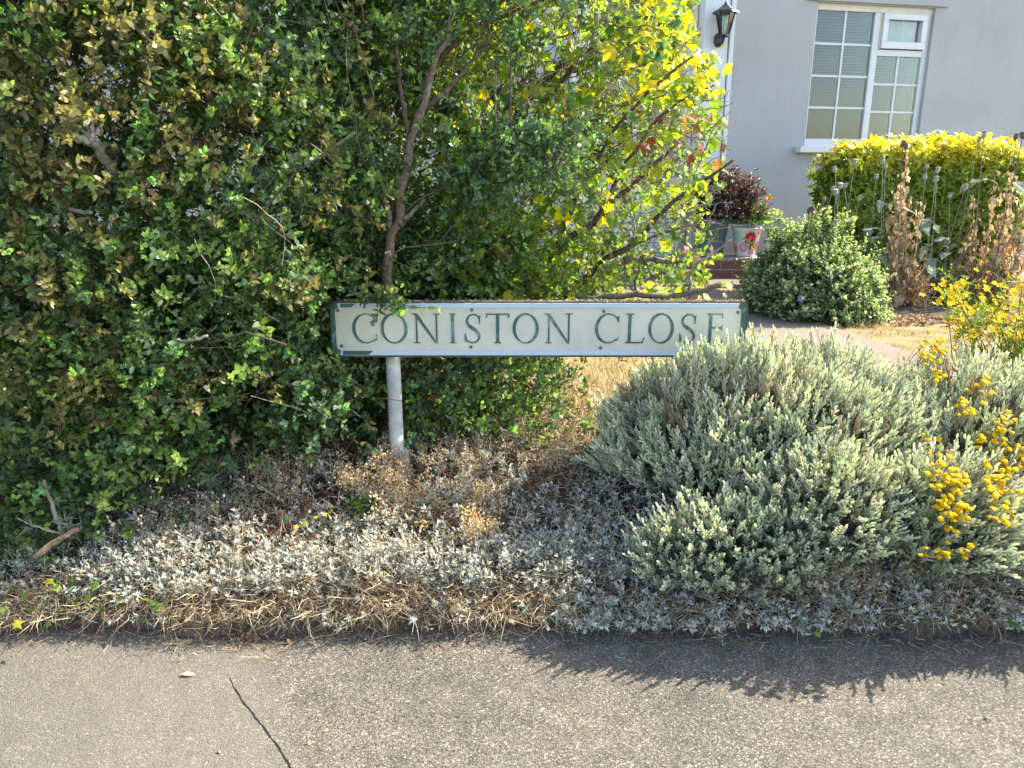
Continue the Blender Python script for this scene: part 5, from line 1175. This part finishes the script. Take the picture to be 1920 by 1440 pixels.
# ------------------------------------------------------------------ lawn blades, soil crumbs at the shrub border
g = Geo(); n = 26000; x = U(1.6, 5.2, n); y = U(4.2, 7.0, n); k = (x > path_x(y) + .02) ; x, y = x[k], y[k]; n = len(x); nz = vnoise(x, y, 91, 3)
bare_ = (y > 5.35 + .35 * np.sin(x * 1.3)) ; k = ~(bare_ & (rng.random(n) < .8)); x, y, nz = x[k], y[k], nz[k]; n = len(x)
blades(g, np.c_[x, y, np.full(n, .295)], rng.normal(0, .7, (n, 3)) + [0, 0, .7], U(.015, .05, n), .0016, .4, np.where((nz > .25)[:, None], jit((.20, .20, .07), n), jit((.46, .36, .2), n)))
gz = g.build('dry_grass', M['dry'], None, kind='stuff'); tag(gz, 'short parched grass blades on the straw coloured lawn', 'grass')
bsoil = sheet('border_soil', np.linspace(path_x(6.0) + .06, 5.2, 50), np.linspace(5.3, 7.0, 24), lambda X, Y: .288 + .035 * np.clip(np.minimum((Y - 5.35 - .1 * np.sin(3 * X)) * 4, (7.0 - Y) * 5), 0, 1) + .008 * vnoise(X, Y, 95, 9), M['soil']); bsoil['label'] = 'bare soil border around the garden shrubs'; bsoil['category'] = 'soil'
g = Geo(); n = 2600; x, y = U(1.95, 4.6, n), U(5.3, 6.6, n); scatter(g, crk + [single_leaf(lambda: leaf4(.05, .02))], np.c_[x, y, np.full(n, .325)], None, U(.2, .5, n), jit((.30, .2, .11), n, .3), jit((.42, .3, .18), n, .3), R=upright(n, 0)); ll = g.build('leaf_litter', M['dry'], None, kind='stuff'); tag(ll, 'dry brown leaf litter on the soil below the garden shrubs', 'leaf litter')

# ------------------------------------------------------------------ pots on the step
def pot(name, label, c, prof, mat): o = thing(name, label, 'potted plant', c); lathe(prof, 28).build('pot', mat, o, True); return o
zt_ = .53; pc = P(1397, 470, 7.66); pc[2] = zt_
o = pot('floral_pot', 'white flower patterned pot holding a green plant with yellow blooms', pc, [(.088, 0), (.094, .01), (.138, .262), (.145, .266), (.145, .282), (.128, .282), (.122, .22), (.02, .215)], M['potwhite'])
PM = {k: paint('print_' + k, c, .45, .4, .1, 20) for k, c in dict(red=(.55, .02, .05), pink=(.55, .25, .35), teal=(.30, .50, .45), orange=(.62, .24, .14), yellow=(.75, .5, .1)).items()}
def decal(az, z, r, c, petals=9, lift=.002):
    def S_(u, v): zz = z + v; rr = np.interp(zz, [.01, .262], [.094, .138]) + lift; a = az + u / rr; return (rr * math.cos(a), rr * math.sin(a), zz)
    n_ = petals * 6; ring = [S_(r * (.8 + .2 * abs(math.sin(petals * t / 2))) * math.cos(t), min(.25 - z, r * (.8 + .2 * abs(math.sin(petals * t / 2))) * math.sin(t))) for t in np.arange(n_) * 2 * PI / n_]; mid = [S_(r * .5 * math.cos(t), min(.25 - z, r * .5 * math.sin(t))) for t in np.arange(n_) * 2 * PI / n_]
    v = [S_(0, 0)] + mid + ring; f = [(0, 1 + k, 1 + (k + 1) % n_) for k in range(n_)] + [q for k in range(n_) for q in ((1 + k, 1 + n_ + k, 1 + n_ + (k + 1) % n_), (1 + k, 1 + n_ + (k + 1) % n_, 1 + (k + 1) % n_))]
    Geo().add(v, f).build('printed_flower', PM[c], o)
A0 = -PI / 2 - .18
for az, z, r, c, lf_ in ((.22, .185, .062, 'red', .002), (.22, .185, .018, 'orange', .0035), (-.28, .095, .050, 'pink', .002), (-.28, .095, .014, 'yellow', .0035), (-.75, .19, .052, 'teal', .002), (.42, .045, .032, 'pink', .003), (1.1, .22, .04, 'orange', .002), (1.2, .1, .05, 'red', .002), (-1.3, .08, .05, 'orange', .002)): decal(A0 + az, z, r, c, 9, lf_)
g = Geo(); n = 260; th = U(0, 6.28, n); h = U(-.2, 1, n); s = np.sqrt(1 - h * h * .98); d = np.c_[s * np.cos(th), s * np.sin(th), h]; scatter(g, priv_s, d * [.15, .14, .16] * U(.6, 1, (n, 1)) + [.03, 0, .33], d + [0, 0, .4], U(.8, 1.2, n), jit((.05, .14, .02), n), jit((.16, .32, .03), n)); g.build('foliage', M['leaf'], o)
for q, c in (((-.03, -.09, .50), (.8, .75, .12)), ((.03, -.1, .47), (.85, .78, .2)), ((-.07, -.08, .47), (.75, .68, .1)), ((.17, -.05, .56), (.62, .33, .05)), ((.24, -.05, .42), (.65, .35, .1)), ((.0, -.02, .53), (.6, .6, .1))):
    g = Geo(); tube(g, [q, (q[0] * .4, q[1] * .4, .3)], .002, 3, (.15, .2, .05), False)
    for i in range(6): v, f = leaf6(.045, .03, .2, .2); g.add(v @ (rotx(.9) @ rotz(i * PI / 3) @ roty(-.3)).T + q, f, c)
    g.build('bloom', M['flower'], o)
pc = P(1330, 470, 7.68); pc[2] = zt_
o = pot('teal_pot', 'dull teal tub with a dark purple leaved shrub on the brick step', pc, [(.125, 0), (.13, .01), (.165, .32), (.18, .325), (.18, .37), (.16, .37), (.155, .3), (.02, .3)], M['teal'])
g = Geo(); n = 420; th = U(0, 6.28, n); h = U(-.1, 1, n); s = np.sqrt(1 - h * h * .98); d = np.c_[s * np.cos(th), s * np.sin(th), h]; scatter(g, priv, d * [.30, .2, .36] * U(.5, 1.05, (n, 1)) + [.12, 0, .38], d + [.1, 0, .5], U(1.0, 1.6, n), jit((.035, .022, .022), n), jit((.13, .06, .06), n), (.1, .06, .05)); g.build('foliage', M['leaf'], o)
# pale panel with dark wire grid beside the tub
pc = P(1205, 450, 7.7); tr = thing('wire_trellis', 'dark wire grid standing before a pale panel behind the climber', 'trellis', (pc[0], 7.62, .53))
bbox('panel', M['upvc'], tr, -.3, .3, .03, .06, 0, .62, .004)
for k in range(7): g = Geo(); tube(g, [(-.3 + k * .1, 0, -.01), (-.3 + k * .1, 0, .64)], .003, 5); g.build('wire', M['black'], tr)
for k in range(7): g = Geo(); tube(g, [(-.31, .006, .04 + k * .095), (.31, .006, .04 + k * .095)], .003, 5); g.build('wire', M['black'], tr)

# ------------------------------------------------------------------ bits on the pavement
g = Geo(); n = 700; x = U(-1.6, 1.9, n); y = edge_y(x) - np.abs(rng.normal(0, .05, n)) - .0; z = np.full(n, .006); D = rng.normal(0, 1, (n, 3)) * [1, .7, .08]
blades(g, np.c_[x, y, z + U(0, .006, n)], D, U(.015, .06, n), .0009, .2, jit((.38, .29, .18), n, .3)); q = g.build('straw_litter', M['dry'], None, kind='stuff'); tag(q, 'dry straw bits lying along the pavement edge', 'litter')
g = Geo(); n = 500; x = U(-1.7, 1.9, n); y = edge_y(x) - np.abs(rng.normal(0, .03, n)) + .01; s_ = U(.0015, .005, n)
t = Tpl(); g2 = lathe([(.1, -.5), (.8, -.4), (1, 0), (.7, .45), (.1, .6)], 6); t.add(g2.V[0], g2.F[0], 0, 1); t.done()
scatter(g, [t], np.c_[x, y, .006 + s_ * .3], rng.normal(0, 1, (n, 3)), s_, jit((.13, .10, .075), n, .3), (.2, .2, .2)); q = g.build('soil_crumbs', M['bark'], None, kind='stuff'); tag(q, 'dark soil crumbs spilled along the foot of the bank', 'soil crumbs')
g = Geo(); n = 130; q = np.array([ground_px(rng.normal(475, 35), rng.normal(1190, 9)) for _ in range(n)]); scatter(g, crk, np.c_[q[:, :2], U(.006, .02, n)], None, U(.08, .2, n), jit((.22, .12, .07), n, .3), (.34, .22, .13), R=upright(n, 0))
q = g.build('dead_leaf_litter', M['dry'], None, kind='stuff'); tag(q, 'heap of russet dead leaf scraps on the pavement below the straw', 'litter')
def pebble(label, px, py, r, c):
    q = ground_px(px, py, .005); g = Geo(); gg = lathe([(.1, -.35), (.8, -.3), (1, .05), (.75, .4), (.1, .55)], 9); g.add(gg.V[0] * [r, r * .75, r * .8] * U(.9, 1.1, (len(gg.V[0]), 1)), gg.F[0], c); o = g.build('pebble', M['stone'], None, True); o.location = (q[0], q[1], .004 + r * .2); o.rotation_euler = (0, 0, U(0, 3)); tag(o, label, 'pebble')
pebble('grey rounded pebble at the foot of the bank', 905, 1160, .016, (.3, .3, .3)); pebble('small pale stone beside the straw litter', 762, 1178, .007, (.5, .5, .5)); pebble('tiny dark stone lying on the open pavement', 411, 1410, .005, (.1, .1, .1)); pebble('tiny dark stone on the pavement well right of the seam', 1850, 1346, .005, (.1, .1, .1))
q = ground_px(340, 1268); o = thing('fallen_leaf', 'pale cream dried leaf lying on the pavement', 'leaf', (q[0], q[1], .008)); g = Geo(); v, f = leaf6(.04, .018, .2, .1); g.add(v, f, (.55, .46, .33)).build('blade', M['dry'], o)
q = ground_px(1355, 1215); o = thing('silver_shoot', 'single silver leaved shoot flopped onto the pavement', 'shoot', (q[0], q[1], .005)); g = Geo(); scatter(g, [sprig(.10, 6, .028, .007, leaf=leaf4, whorl=5)], [(0, .0, .0)], [(-.05, .25, 1)], [1.0], (.42, .46, .43), (.58, .62, .58), (.4, .4, .33)); g.build('foliage', M['felt'], o)
for k, (x_, y_, c) in enumerate(((610, 1376, (.7, .55, .05)), (578, 1399, (.7, .5, .05)), (950, 1400, (.55, .5, .42)), (660, 1080, (.6, .45, .2)))):
    if y_ < 1200: continue
    q = ground_px(x_, y_); o = thing('petal', 'tiny yellow petal on the pavement right of the seam' if k < 2 else 'pale flattened leaf scrap on the pavement', 'petal', (q[0], q[1], .007), group='yellow petals on the pavement' if k < 2 else None); g = Geo(); v, f = leaf4(.012, .007, .2, .1); g.add(v @ rotz(U(0, 3)).T, f, c).build('blade', M['flower'], o)
print('TRIS', sum(len(m.polygons) for m in bpy.data.meshes))
